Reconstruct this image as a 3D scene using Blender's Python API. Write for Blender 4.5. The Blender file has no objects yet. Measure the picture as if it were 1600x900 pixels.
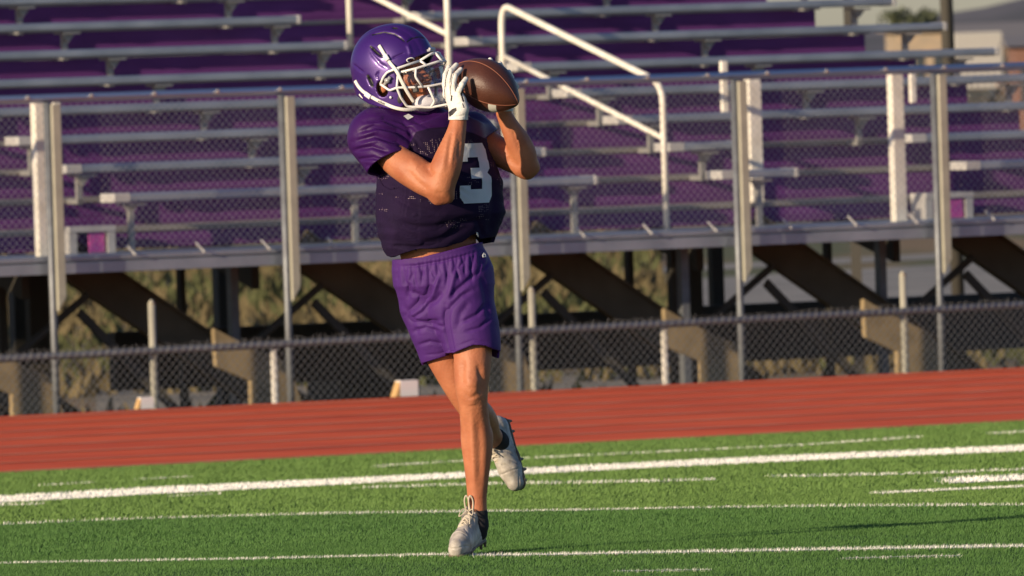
import bpy, math, random
import numpy as np
from mathutils import Vector, Matrix
from mathutils.bvhtree import BVHTree
random.seed(7); rng = np.random.default_rng(7)
R = math.radians
sc = bpy.context.scene
col = sc.collection

# ------------------------------------------------------------------ camera
F = 16800.0                       # focal length in pixels of the 1600 px wide photograph
CAM = Vector((0, 0, 1.75))
PITCH = math.atan(380 / F); ROLL = R(1.80)
fw = Vector((0, math.cos(PITCH), -math.sin(PITCH)))
up0 = Vector((0, math.sin(PITCH), math.cos(PITCH))); rt0 = Vector((1, 0, 0))
rt = rt0 * math.cos(ROLL) - up0 * math.sin(ROLL)
up = up0 * math.cos(ROLL) + rt0 * math.sin(ROLL)
cd = bpy.data.cameras.new('camera'); cam = bpy.data.objects.new('camera', cd); col.objects.link(cam)
cd.sensor_width = 36; cd.lens = 36 * F / 1600; cd.clip_start = 1; cd.clip_end = 6000
M = Matrix((rt, up, -fw)).transposed().to_4x4(); M.translation = CAM
cam.matrix_world = M
sc.camera = cam
cd.dof.use_dof = True; cd.dof.focus_distance = 36.85; cd.dof.aperture_fstop = 13.5
# ------------------------------------------------------------------ light
SUN_EL, SUN_AZ = 14.0, 47.0       # height; degrees left of the way from the field to the camera
w = bpy.data.worlds.new('World'); sc.world = w; w.use_nodes = True
nt = w.node_tree; bg = nt.nodes['Background']; sky = nt.nodes.new('ShaderNodeTexSky')
sky.sky_type = 'NISHITA'; sky.sun_disc = False; sky.sun_elevation = R(SUN_EL)
sky.sun_rotation = R(180 + SUN_AZ); sky.dust_density = .4; sky.air_density = 1.0; sky.ozone_density = 2.5
vmx = nt.nodes.new('ShaderNodeVectorMath'); vmx.operation = 'MULTIPLY'; vmx.inputs[1].default_value = (.88, .88, 1.06); nt.links.new(sky.outputs[0], vmx.inputs[0]); nt.links.new(vmx.outputs[0], bg.inputs[0]); bg.inputs[1].default_value = 0.090
sd = bpy.data.lights.new('sun', 'SUN'); so = bpy.data.objects.new('sun', sd); col.objects.link(so)
sd.energy = 5.0; sd.angle = R(0.6); sd.color = (1.0, 0.79, 0.54)
tosun = Vector((-math.sin(R(SUN_AZ)) * math.cos(R(SUN_EL)), -math.cos(R(SUN_AZ)) * math.cos(R(SUN_EL)), math.sin(R(SUN_EL))))
so.rotation_euler = tosun.to_track_quat('Z', 'Y').to_euler()
sc.view_settings.view_transform = 'Standard'; sc.view_settings.look = 'None'
sc.view_settings.exposure = 0.24; sc.view_settings.gamma = 1.0
sc.cycles.max_bounces = 6; sc.cycles.transparent_max_bounces = 12

# ------------------------------------------------------------------ helpers: pixels of the photograph <-> world
def ray(px, py): return fw + rt * ((px - 800) / F) - up * ((py - 450) / F)
def atY(px, py, Y):
    d = ray(px, py); return CAM + d * (Y / d.y)
def atZ(px, py, z=0.0):
    d = ray(px, py); return CAM + d * ((z - CAM.z) / d.z)
def proj(p):
    q = Vector(p) - CAM; z = q.dot(fw); return 800 + F * q.dot(rt) / z, 450 - F * q.dot(up) / z
FW, RT, UP, CM = map(np.array, (fw, rt, up, CAM))
def projn(P):
    q = P - CM; z = q @ FW; return 800 + F * (q @ RT) / z, 450 - F * (q @ UP) / z
# ------------------------------------------------------------------ helpers: tagging
def tag(o, label=None, cat=None, group=None, kind=None):
    if label: o['label'] = label
    if cat: o['category'] = cat
    if group: o['group'] = group
    if kind: o['kind'] = kind
    return o
def empty(name, loc, label, cat, group=None):
    o = bpy.data.objects.new(name, None); col.objects.link(o); o.location = loc; o.empty_display_size = .2
    return tag(o, label, cat, group)
def origin(parent):
    v = Vector((0, 0, 0))
    while parent is not None: v += parent.location; parent = parent.parent
    return v
class MB:
    """mesh builder: world coordinates in, one object out"""
    def __init__(s): s.v = []; s.f = []; s.m = []
    def add(s, vs, fs, m=0):
        o = len(s.v); s.v += [tuple(x) for x in vs]; s.f += [tuple(i + o for i in f) for f in fs]; s.m += [m] * len(fs); return s
    def box(s, c, ax, ay, az, m=0):
        """c centre; ax, ay, az half-extent vectors"""
        c, ax, ay, az = map(Vector, (c, ax, ay, az)); vs = []
        for k in (-1, 1):
            for j in (-1, 1):
                for i in (-1, 1): vs.append(c + ax * i + ay * j + az * k)
        return s.add(vs, [(0, 2, 3, 1), (4, 5, 7, 6), (0, 1, 5, 4), (2, 6, 7, 3), (0, 4, 6, 2), (1, 3, 7, 5)], m)
    def tube(s, pts, r, n=8, m=0, flat=None, cap=True):
        pts = [Vector(p) for p in pts]
        rs = r if isinstance(r, (list, tuple)) else [r] * len(pts)
        t0 = (pts[1] - pts[0]).normalized()
        a = t0.orthogonal().normalized() if flat is None else (Vector(flat) - t0 * Vector(flat).dot(t0)).normalized()
        vs = []; N = len(pts)
        for i, p in enumerate(pts):
            t = (pts[min(i + 1, N - 1)] - pts[max(i - 1, 0)]).normalized()
            if flat is not None and isinstance(flat, (list,)) : a = Vector(flat)
            a = (a - t * a.dot(t)).normalized(); b = t.cross(a)
            ri = rs[i]; ra, rb = (ri if isinstance(ri, tuple) else (ri, ri))
            for k in range(n):
                th = 2 * math.pi * (k + .5) / n; vs.append(p + a * math.cos(th) * ra + b * math.sin(th) * rb)
        fs = []
        for i in range(N - 1):
            for k in range(n):
                k2 = (k + 1) % n; fs.append((i * n + k, i * n + k2, (i + 1) * n + k2, (i + 1) * n + k))
        if cap: fs.append(tuple(range(n - 1, -1, -1))); fs.append(tuple((N - 1) * n + k for k in range(n)))
        return s.add(vs, fs, m)
    def build(s, name, mats, parent=None, smooth=False, label=None, bevel=0):
        return mesh_obj(name, s.v, s.f, mats, parent, smooth, label, s.m, bevel)
def mesh_obj(name, v, f, mats, parent=None, smooth=False, label=None, midx=None, bevel=0, loc=None):
    if not isinstance(mats, (list, tuple)): mats = [mats]
    o0 = origin(parent)
    va = np.asarray(v, dtype=np.float64).reshape(-1, 3)
    if parent is None:
        if loc is None:
            lo, hi = va.min(0), va.max(0); loc = Vector(((lo[0] + hi[0]) / 2, (lo[1] + hi[1]) / 2, lo[2]))
        o0 = Vector(loc)
    me = bpy.data.meshes.new(name)
    me.from_pydata((va - np.array(o0)).tolist(), [], f if not isinstance(f, np.ndarray) else f.tolist())
    for m in mats: me.materials.append(m)
    if midx is not None: me.polygons.foreach_set('material_index', np.asarray(midx, dtype=np.int32))
    if smooth: me.polygons.foreach_set('use_smooth', np.ones(len(me.polygons), dtype=bool))
    me.update()
    o = bpy.data.objects.new(name, me); col.objects.link(o)
    if parent is None: o.location = o0
    else: o.parent = parent
    if bevel:
        b = o.modifiers.new('bevel', 'BEVEL'); b.width = bevel; b.segments = 2; b.limit_method = 'ANGLE'
    if label: o['label'] = label
    return o
def catmull(pts, n=6):
    P = [Vector(p) for p in pts]; out = []
    for i in range(len(P) - 1):
        p0 = P[max(i - 1, 0)]; p1 = P[i]; p2 = P[i + 1]; p3 = P[min(i + 2, len(P) - 1)]
        for j in range(n):
            t = j / n
            out.append(.5 * ((2 * p1) + (p2 - p0) * t + (2 * p0 - 5 * p1 + 4 * p2 - p3) * t * t + (3 * p1 - p0 - 3 * p2 + p3) * t ** 3))
    out.append(P[-1]); return out
# ------------------------------------------------------------------ helpers: materials
def srgb(r, g, b):
    f = lambda c: (c / 255 / 12.92) if c / 255 <= .04045 else ((c / 255 + .055) / 1.055) ** 2.4
    return (f(r), f(g), f(b), 1)
def mat(name, colour, rough=.6, metal=0, var=None, vscale=8, vamt=.5, bump=0, bscale=60, spec=.5, sheen=0, coat=0, sss=0, stretch=(1, 1, 1), detail=4):
    """principled material; var = second colour mixed in by noise; bump by a finer noise"""
    m = bpy.data.materials.new(name); m.use_nodes = True; n = m.node_tree; p = n.nodes['Principled BSDF']
    c = colour if len(colour) == 4 else (*colour, 1)
    p.inputs['Base Color'].default_value = c; p.inputs['Roughness'].default_value = rough
    p.inputs['Metallic'].default_value = metal; p.inputs['Specular IOR Level'].default_value = spec
    if sheen: p.inputs['Sheen Weight'].default_value = sheen; p.inputs['Sheen Roughness'].default_value = .4
    if coat: p.inputs['Coat Weight'].default_value = coat; p.inputs['Coat Roughness'].default_value = .12
    if sss: p.inputs['Subsurface Weight'].default_value = sss; p.inputs['Subsurface Radius'].default_value = (1, .35, .2); p.inputs['Subsurface Scale'].default_value = .006
    tc = n.nodes.new('ShaderNodeTexCoord'); mp = n.nodes.new('ShaderNodeMapping'); n.links.new(tc.outputs['Object'], mp.inputs[0])
    mp.inputs['Scale'].default_value = stretch
    if var is not None:
        ns = n.nodes.new('ShaderNodeTexNoise'); ns.inputs['Scale'].default_value = vscale; ns.inputs['Detail'].default_value = detail
        rp = n.nodes.new('ShaderNodeValToRGB'); rp.color_ramp.elements[0].position = .5 - .25 * (1.2 - vamt); rp.color_ramp.elements[1].position = .5 + .25 * (1.2 - vamt)
        rp.color_ramp.elements[0].color = c; rp.color_ramp.elements[1].color = var if len(var) == 4 else (*var, 1)
        n.links.new(mp.outputs[0], ns.inputs['Vector']); n.links.new(ns.outputs[0], rp.inputs[0]); n.links.new(rp.outputs[0], p.inputs['Base Color'])
    if bump:
        nb = n.nodes.new('ShaderNodeTexNoise'); nb.inputs['Scale'].default_value = bscale; nb.inputs['Detail'].default_value = 3
        bn = n.nodes.new('ShaderNodeBump'); bn.inputs['Strength'].default_value = bump; bn.inputs['Distance'].default_value = .004
        n.links.new(mp.outputs[0], nb.inputs['Vector']); n.links.new(nb.outputs[0], bn.inputs['Height']); n.links.new(bn.outputs[0], p.inputs['Normal'])
    return m

# ================================================================== GROUND
A = R(27); U = Vector((math.cos(A), math.sin(A), 0)); V = Vector((-math.sin(A), math.cos(A), 0))
VN = 57.4; VF = 66.8; ZT = -.67; ZG = -1.44; SL = .67 / (VN - 33.0)
def zturf(x, y): return -SL * np.maximum(0, -x * math.sin(A) + y * math.cos(A) - 33.0)
def atTurf(px, py):
    d = ray(px, py); lo, hi = 5., 200.
    for _ in range(50):
        m = (lo + hi) / 2; p = CAM + d * m
        if p.z > float(zturf(p.x, p.y)): lo = m
        else: hi = m
    return CAM + d * lo
def uv(u, v, z): return U * u + V * v + Vector((0, 0, z))
def strip(name, rows, z_of, us, m, z_lift=0):
    vs = []; fs = []; n = len(us)
    for v in rows:
        for u in us:
            p = uv(u, v, 0); vs.append((p.x, p.y, z_of(v) + z_lift))
    for i in range(len(rows) - 1):
        for j in range(n - 1): fs.append((i * n + j, i * n + j + 1, (i + 1) * n + j + 1, (i + 1) * n + j))
    o = mesh_obj(name, vs, fs, m, loc=(0, 0, 0)); return tag(o, kind='structure')

GREEN = srgb(104, 136, 68); GREEN2 = srgb(90, 122, 58); DGREEN = srgb(82, 120, 58); DGREEN2 = srgb(66, 104, 48)
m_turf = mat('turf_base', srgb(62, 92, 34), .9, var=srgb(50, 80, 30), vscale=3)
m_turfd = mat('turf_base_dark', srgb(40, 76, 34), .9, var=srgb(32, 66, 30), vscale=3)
m_line = mat('turf_white_base', (.62, .62, .58), .9, var=(.5, .52, .46), vscale=30)
m_bl = mat('blade_green', GREEN, .65, var=GREEN2, vscale=2.2, spec=.3, vamt=.2, detail=8)
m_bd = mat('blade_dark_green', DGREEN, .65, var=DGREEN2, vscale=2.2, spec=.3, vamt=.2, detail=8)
m_bw = mat('blade_white', (.86, .85, .80), .6, spec=.3)
m_track = mat('track_rubber', srgb(244, 104, 56), .85, var=srgb(212, 80, 44), vscale=1.6, vamt=.3, bump=.5, bscale=90, spec=.25, detail=10, stretch=(.35, 1, 1))
m_lane = mat('lane_line', srgb(232, 160, 132), .85, var=srgb(214, 112, 80), vscale=2.5, spec=.2, detail=8)
m_field = mat('dry_grass_ground', srgb(76, 80, 38), .95, var=srgb(120, 98, 64), vscale=.35, vamt=.9, stretch=(1, .25, 1), bump=1, bscale=6, detail=12)
m_gravel = mat('gravel_ground', srgb(150, 146, 138), .95, var=srgb(110, 108, 104), vscale=.8, vamt=.4, bump=1, bscale=9, detail=12)
m_asph = mat('path_ground', srgb(150, 140, 120), .95, var=srgb(104, 98, 84), vscale=.6, vamt=.6, bump=1, bscale=9, detail=12)

us = [-400, -120, -40, -20, 0, 20, 40, 60, 120, 400]
# turf surface in two tones; boundary follows the second white line
L2 = [(-900, 850), (0, 823), (160, 816), (300, 812), (565, 806), (800, 802), (1100, 796.5), (1400, 795), (1600, 792.5), (2600, 774)]
L2g = [atTurf(*p) for p in L2]
bx = np.array([p.x for p in L2g]); by = np.array([p.y for p in L2g])
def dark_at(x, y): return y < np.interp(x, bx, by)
strip('turf', [-60, 0, 20, 33, 40, 46, 52, VN], lambda v: -SL * max(0, v - 33.0), us, m_turf)
# dark part: a sheet 4 mm above
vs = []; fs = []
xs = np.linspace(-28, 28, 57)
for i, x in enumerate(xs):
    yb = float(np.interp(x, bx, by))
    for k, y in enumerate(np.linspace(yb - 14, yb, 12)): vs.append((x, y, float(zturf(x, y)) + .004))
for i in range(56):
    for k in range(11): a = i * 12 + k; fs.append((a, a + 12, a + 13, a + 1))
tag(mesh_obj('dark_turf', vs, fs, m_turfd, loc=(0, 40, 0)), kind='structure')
# white lines: (pixel polyline, width on the ground in metres)
LINES = [([(-400, 891), (0, 884), (400, 877.5), (800, 871), (1200, 864), (1600, 857.5), (2000, 851)], .085),
         (L2[1:-1], .10),
         ([(-300, 801), (0, 784.5), (250, 770), (500, 757.5), (725, 746), (820, 740), (1200, 721.5), (1600, 704), (1900, 692)], 1.9),
         ([(560, 766), (800, 760), (960, 757), (1120, 752.5)], .16), ([(1210, 748), (1290, 746.5), (1445, 743.5), (1600, 737.5), (1700, 734)], .18),
         ([(1478, 755.5), (1540, 753), (1600, 750), (1700, 746)], 1.05), ([(1368, 774.5), (1450, 770.5), (1600, 764), (1750, 758)], .22),
         ([(590, 732), (700, 725), (800, 721), (960, 713), (1110, 706), (1250, 699), (1440, 686)], .16), ([(1550, 681), (1700, 674)], .2),
         ([(-100, 795), (0, 793), (66, 791.5)], .12), ([(268, 779), (345, 775)], .10), ([(60, 762), (150, 757)], .1), ([(215, 752), (300, 748)], .1),
         ([(968, 897), (1030, 896), (1112, 895)], .03), ([(1320, 877), (1400, 875), (1500, 873)], .03)]
lineG = []
for k, (pl, wd) in enumerate(LINES):
    g = [atTurf(*p) for p in pl]; lineG.append((np.array([p.x for p in g]), np.array([p.y for p in g]), wd))
    mb = MB(); n = 60; xs = np.linspace(g[0].x, g[-1].x, n); vs = []; fs = []
    for x in xs:
        y = float(np.interp(x, lineG[-1][0], lineG[-1][1]))
        for s in (-.5, .5): vs.append((x, y + s * wd, float(zturf(x, y + s * wd)) + .008 + .0002 * k))
    for i in range(n - 1): fs.append((2 * i, 2 * i + 2, 2 * i + 3, 2 * i + 1))
    tag(mesh_obj('field_line', vs, fs, m_line), kind='structure')
# track: red rubber with eight faint lanes
strip('track', [VN, 58, 60, 62, 64, 66, VF], lambda v: ZT, us, m_track)
for i in range(8):
    v = VN + .35 + i * 1.22
    strip('track_lane_line', [v - .06, v + .06], lambda v: ZT, us, m_lane, .004)
strip('track_edge', [VN - .06, VN + .02], lambda v: ZT, us, m_lane, .012)
# ground beyond
strip('ground', [VF, VF + .25, VF + 1.2, VF + 8, 90, 120, 200, 400, 900, 2500], lambda v: ZT - .01 if v <= VF + .25 else (ZG - .3 if v < VF + 7 else ZG), [-1500, -400, -120, -40, 0, 40, 120, 400, 1800], m_field)
def patch(name, pts, m, lift):
    vs = [(*atZ(px, py, ZG).xy, ZG + lift) for px, py in pts]
    tag(mesh_obj(name, vs, [tuple(range(len(vs)))], m), kind='structure')
patch('path', [(150, 612), (480, 604), (820, 590), (1060, 582), (1060, 625), (820, 632), (150, 650)], m_asph, .004)
patch('gravel_lot', [(1010, 440), (1800, 395), (1900, 485), (1040, 515)], m_gravel, .004)
patch('road', [(900, 424), (1800, 380), (1800, 388), (900, 433)], m_gravel, .006)

# grass blades: one object, individual fibres where the field is near enough to see them
def blades(y0, y1, dens, hgt, wid, half):
    area = (y1 - y0) * 2 * half; n = int(area * dens)
    x = rng.uniform(-half, half, n); y = rng.uniform(y0, y1, n)
    keep = (-x * math.sin(A) + y * math.cos(A)) < VN - .02; x = x[keep]; y = y[keep]; n = len(x)
    z = zturf(x, y)
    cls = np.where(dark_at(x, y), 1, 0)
    jit = rng.normal(0, .012, n)
    for gx, gy, wd in lineG:
        inx = (x > gx[0] + rng.uniform(-.05, .05, n)) & (x < gx[-1]); yy = np.interp(x, gx, gy)
        cls = np.where(inx & (np.abs(y + jit - yy) < wd * (.70 if wd < .3 else .5)), 2, cls)
    h = hgt * rng.uniform(.55, 1.25, n) * np.where(cls == 2, 1.05, 1)
    # slow undulation of pile height
    h *= 1 + .16 * np.sin(x * .9 + y * .6) * np.sin(y * 1.7 - x * .3)
    th = rng.uniform(0, 2 * np.pi, n); dx = np.cos(th) * wid / 2; dy = np.sin(th) * wid / 2
    lx = rng.normal(.0, .30, n) * h + .2 * h; ly = rng.normal(0, .30, n) * h
    v = np.empty((n, 3, 3))
    v[:, 0] = np.stack([x - dx, y - dy, z], 1); v[:, 1] = np.stack([x + dx, y + dy, z], 1)
    v[:, 2] = np.stack([x + lx, y + ly, z + h], 1)
    return v.reshape(-1, 3), cls
parts = [blades(34.2, 39.5, 20000, .0145, .0031, 3.1), blades(39.5, 46, 8000, .017, .0050, 4.0), blades(46, 68, 3000, .020, .008, 6.0)]
v = np.concatenate([p[0] for p in parts]); c = np.concatenate([p[1] for p in parts]); n = len(c)
me = bpy.data.meshes.new('turf_grass'); me.vertices.add(3 * n); me.loops.add(3 * n); me.polygons.add(n)
me.vertices.foreach_set('co', v.astype(np.float32).ravel()); me.loops.foreach_set('vertex_index', np.arange(3 * n, dtype=np.int32))
me.polygons.foreach_set('loop_start', np.arange(0, 3 * n, 3, dtype=np.int32)); me.polygons.foreach_set('material_index', c.astype(np.int32))
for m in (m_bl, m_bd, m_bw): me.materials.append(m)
me.update(); go = bpy.data.objects.new('turf_grass', me); col.objects.link(go)
tag(go, 'short green artificial turf fibres with white line fibres on the field', 'grass', kind='stuff')

# ================================================================== BLEACHERS
O = atY(800, 373, 77.0); O.z = 0
V0 = O.dot(V); U0 = O.dot(U)
ZD = .365
def bp(u, v, z): return O + U * u + V * v + Vector((0, 0, z))
def pxu(px, v, z):
    """u of the point at depth v and height z that the photograph shows at column px"""
    b = bp(0, v, z) - CAM; k = (px - 800) / F
    return (k * b.dot(fw) - b.dot(rt)) / (U.dot(rt) - k * U.dot(fw))
Z3 = Vector((0, 0, 1))
m_foot = mat('worn_foot_board', (.30, .285, .275), .6, .3, var=(.22, .21, .20), vscale=5)
m_alu = mat('aluminium_plank', (.46, .51, .57), .38, .70, var=(.32, .37, .43), vscale=3, bump=.15, bscale=40)
m_cap = mat('aluminium_end_cap', (.60, .59, .56), .5, .3, var=(.5, .49, .47), vscale=9)
m_riser = mat('purple_riser', srgb(102, 56, 122), .6, 0, var=srgb(88, 47, 108), vscale=2.5, vamt=.3, spec=.25, stretch=(1, 1, 6))
m_pink = mat('faded_pink_step', srgb(205, 92, 165), .6, var=srgb(150, 70, 150), vscale=14)
m_stem = mat('bracket_steel', (.34, .34, .33), .5, .5)
m_white = mat('white_tube', (.86, .83, .74), .5, 0, var=(.70, .66, .56), vscale=9, spec=.4)
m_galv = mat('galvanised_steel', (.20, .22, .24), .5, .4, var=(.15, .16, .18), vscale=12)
m_beige = mat('beige_post', srgb(176, 174, 158), .55, .1, var=srgb(162, 160, 146), vscale=8)
m_girder_lit = mat('tan_girder_sunlit', srgb(158, 140, 108), .8, var=srgb(122, 108, 82), vscale=5, detail=8)  # sunlit stretch of the girder: sunlight put into a paler tan
m_under = mat('brown_girder_shaded', srgb(108, 100, 84), .7, .1, var=srgb(84, 78, 64), vscale=2.5, detail=8)  # same girder above: shade under the deck put into a darker colour
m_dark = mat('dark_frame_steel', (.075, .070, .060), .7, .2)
m_wire = mat('chain_link_wire', (.50, .52, .55), .45, .6)
m_wired = mat('dull_chain_link_wire', (.27, .28, .29), .5, .5)
m_bolt = mat('bolt_steel', (.6, .55, .45), .4, .5)

bl = empty('bleachers', bp(0, 0, ZG), 'aluminium stadium bleachers with purple risers on a raised brown steel frame', 'bleachers')
NR = 13
zf = lambda k: ZD if k == 0 else .52 + .208 * (k - 1)          # foot board level
vf = lambda k: 0.0 if k == 0 else 1.2 + .81 * (k - 1)          # its front edge
zs = lambda k: .775 + .208 * k                                  # seat level
vsn = lambda k: vf(k + 1) - .22
UL = -20.0
seat0v, seat0z = vsn(0), zs(0)
uA0 = pxu(168, seat0v, seat0z); uA1L = pxu(922, seat0v, seat0z); uA1R = pxu(1116, seat0v, seat0z)
uG0 = pxu(1235, seat0v, seat0z); uG1 = pxu(1497, seat0v, seat0z); uEnd = pxu(1878, seat0v, seat0z)
uA0L = uA0 - 1.0
# deck
mb = MB(); mb.box(bp((UL + uEnd) / 2, .62, ZD - .03), U * ((uEnd - UL) / 2), V * .58, Z3 * .03)
mb.build('walkway_deck', m_alu, bl, bevel=.006)
mb = MB()
for a, b in ((ZD - .035, ZD), (ZD - .125, ZD - .045)):
    off = .0 if b == ZD else .012
    mb.box(bp((UL + uEnd) / 2, .01 + off, (a + b) / 2), U * ((uEnd - UL) / 2), V * .02, Z3 * ((b - a) / 2))
mb.build('deck_fascia', m_alu, bl, bevel=.004)
for k in range(1, NR):
    mb = MB(); z = zf(k)
    mb.box(bp((UL + uEnd) / 2, vf(k) + .40, z - .006), U * ((uEnd - UL) / 2), V * .395, Z3 * .016)
    mb.build('foot_board', m_foot, bl, bevel=.005)
    mb = MB(); z0 = zf(k - 1)
    mb.box(bp((UL + uEnd - .04) / 2, vf(k) + .030, (z0 + z - .012) / 2 + .001), U * ((uEnd - UL - .04) / 2), V * .008, Z3 * ((z - .032 - z0) / 2 - .002))
    # shallow horizontal ribs
    for q in (.3, .62):
        mb.box(bp((UL + uEnd - .04) / 2, vf(k) + .020, z0 + (z - .05 - z0) * q), U * ((uEnd - UL - .05) / 2), V * .004, Z3 * .006)
    mb.build('riser_board', m_riser, bl)
def secs(k):
    s = [(UL, uA0L), (uA0, uA1L)]
    if k < 2: s += [(uA1R, uG0), (uG1, uEnd)]
    else: s += [(uA1R, uEnd + .05)]
    return s
for k in range(NR):
    z = zs(k); v = vsn(k)
    for (a, b) in secs(k):
        mb = MB()
        mb.box(bp((a + b) / 2, v, z - .028), U * ((b - a) / 2), V * .118, Z3 * .030)
        s = mb.build('seat_plank', m_alu, bl, bevel=.014)
        for e, sg in ((a, 1), (b, -1)):
            e1 = e + sg * (.13 if sg > 0 else .03); c = MB(); c.box(bp((e - sg * .006 + e1) / 2, v, z - .028), U * (abs(e1 - e + sg * .006) / 2), V * .121, Z3 * .033)
            c.build('end_cap', m_cap, s, bevel=.008)
        base = pxu(203 if b <= uA1L + .01 else 1184, seat0v, seat0z)
        n0 = math.ceil((a + .1 - base) / 1.78); n1 = math.floor((b - .05 - base) / 1.78)
        for q in range(n0, n1 + 1):
            if k > 9: continue
            uu = base + q * 1.78
            if not (-5.5 < uu < 7.5): continue
            zb = zf(0) if k == 0 else zf(k + 1) - .03; vs_ = v if k == 0 else v + .06
            c = MB(); c.box(bp(uu, vs_, (zb + z - .07) / 2), U * .020, V * .02, Z3 * ((z - .07 - zb) / 2))
            if k: c.box(bp(uu, vs_ + .08, zb + .02), U * .018, V * .10, Z3 * .018)
            c.box(bp(uu, v, z - .078), U * .07, V * .09, Z3 * .008)
            c.add([bp(uu - .055, v - .02, z - .088), bp(uu + .055, v - .02, z - .088), bp(uu, v - .02, z - .15), bp(uu - .055, v + .02, z - .088), bp(uu + .055, v + .02, z - .088), bp(uu, v + .02, z - .15)],
                  [(0, 2, 1), (3, 4, 5), (0, 1, 4, 3), (1, 2, 5, 4), (2, 0, 3, 5)])
            c.build('seat_bracket', m_stem, s)
# aisle steps with pink faded faces
for ua in ():
    for k in range(0, 7):
        st = MB(); zz = zf(k) + (.155 if k == 0 else .208) * .5; v1 = vf(k + 1)
        st.box(bp(ua, v1 - .14, zz - .02), U * .30, V * .135, Z3 * .02)
        for sg in (-1, 1): st.box(bp(ua + sg * .28, v1 - .16, (zf(k) + zz - .04) / 2), U * .02, V * .11, Z3 * ((zz - .04 - zf(k)) / 2))
        s = st.build('aisle_step', m_cap if k == 0 else m_alu, bl)
        if k == 0 and ua != (uA1L + uA1R) / 2:
            f = MB(); f.box(bp(ua + .06, v1 - .25, (zf(k) + zz - .04) / 2), U * .20, V * .006, Z3 * ((zz - .04 - zf(k)) / 2 - .003)); f.build('step_face', m_pink, s)
# first step unit is taller and boxy where the photograph shows white frames with a pink face
for px0, px1, ytop, ybot in ((110, 182, 352, 389), (1448, 1522, 306, 340)):
    v1 = .86; zt = ZD + .17
    ua, ub = pxu(px0, v1, ZD), pxu(px1, v1, ZD)
    st = MB(); st.box(bp((ua + ub) / 2, v1 + .12, zt), U * ((ub - ua) / 2), V * .12, Z3 * .02)
    for e in (ua + .03, ub - .03): st.box(bp(e, v1 + .12, (ZD + zt - .02) / 2), U * .03, V * .11, Z3 * ((zt - .02 - ZD) / 2))
    s = st.build('step_box', m_cap, bl, label='lowest aisle step, white frame with a faded pink face')
    f = MB(); f.box(bp((ua + ub) / 2 + .04, v1 + .03, (ZD + zt - .02) / 2), U * ((ub - ua) / 2 - .12), V * .006, Z3 * ((zt - .02 - ZD) / 2 - .004)); f.build('step_face', m_pink, s)
# guard rail along the front
ZR = 1.475
gr = MB(); gr.tube([bp(UL, -.06, ZR), bp(uEnd, -.06, ZR)], .030, 10)
gr = gr.build('guard_rail', mat('rail_tube', (.44, .50, .60), .4, .7), bl, smooth=True)
posts = [pxu(p, -.06, 1.0) for p in (78, 444, 803, 1150, 1462)]
posts = [posts[0] - 1.83 * q for q in (6, 5, 4, 3, 2, 1)] + posts + [posts[-1] + 1.83]
for uu in posts:
    p = MB(); p.box(bp(uu + .022, -.135, (ZR - .04 + ZD - .28) / 2), U * .032, V * .018, Z3 * ((ZR - .04 - ZD + .28) / 2))
    p.add([bp(uu + .022 + sx * .032, -.135 + sy * .018, ZD - .28) for sx in (-1, 1) for sy in (-1, 1)] + [bp(uu - .01, -.135 + sy * .018, ZD - .38) for sy in (-1, 1)],
          [(0, 1, 5, 4), (2, 4, 5, 3), (0, 4, 2), (1, 3, 5)])
    p.build('rail_post', m_beige, gr, bevel=.004)
    p = MB(); p.tube([bp(uu - .022, -.09, ZR - .03), bp(uu - .022, -.09, ZG - .3)], .028, 8); p.build('post_tube', m_galv, gr, smooth=True)
def chain(u0, u1, z0, z1, v, r, base, cell=.062, hgt=.066, spikes=False):
    """diagonal wires crossing in two layers, bent at the edges"""
    mb = MB(); W = z1 - z0; run = W * cell / hgt; n = int((u1 - u0 + run) / cell)
    for i in range(n + 1):
        for sg in (-1, 1):
            a = u0 + i * cell - run if sg > 0 else u0 + i * cell; b = a + run * sg
            za, zb = z0, z1
            if sg < 0: b = a - run
            # clip to the panel
            lo, hi = min(a, b), max(a, b)
            if hi < u0 or lo > u1: continue
            def zat(x): return z0 + (x - a) / (b - a) * W
            aa = min(max(a, u0), u1); bb = min(max(b, u0), u1)
            if abs(aa - bb) < 1e-4: continue
            pts = [bp(aa, v + sg * r, zat(aa)), bp(bb, v + sg * r, zat(bb))]
            if spikes and abs(bb - b) < 1e-6: pts.append(bp(bb + sg * .012, v, z1 + .045 + random.uniform(-.01, .01)))
            mb.tube(pts, r, 4, cap=False)
    return mb.build('chain_link_mesh', m_wire if base is gr else m_wired, base)
chain(-10.5, 8.0, ZD + .02, ZR - .02, -.055, .0012, gr, .056, .060)
for px in (210, 318, 420, 523, 627, 912, 1017, 1118, 1235, 1337, 1432, 1552):
    uu = pxu(px, -.03, ZD); c = MB(); c.tube([bp(uu, -.05, ZD - .01), bp(uu - .035, .02, ZD + .06)], .008, 6); c.build('mesh_clip', m_cap, gr)
for i in range(30):
    uu = -4.3 + i * .49; c = MB(); c.tube([bp(uu, -.098, ZR + .008), bp(uu, -.088, ZR + .012)], .013, 8); c.build('rail_bolt', m_cap, gr)
# white square posts and stub posts behind the mesh
for px, ztop, zbot, v, wd in ((64, 1.455, ZD, .35, .052), (1178, 1.47, zf(1), 1.4, .052), (1401, 1.46, ZD, .5, .050), (91, 1.47, 1.10, 1.5, .026), (1134, 1.58, 1.2, 1.6, .026), (1428, 1.50, 1.22, 1.8, .024)):
    uu = pxu(px, v, 1.0); c = MB(); c.box(bp(uu, v, (ztop + zbot) / 2), U * wd, V * wd * .8, Z3 * ((ztop - zbot) / 2)); c.build('aisle_post', m_white, bl, bevel=.006)
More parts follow.
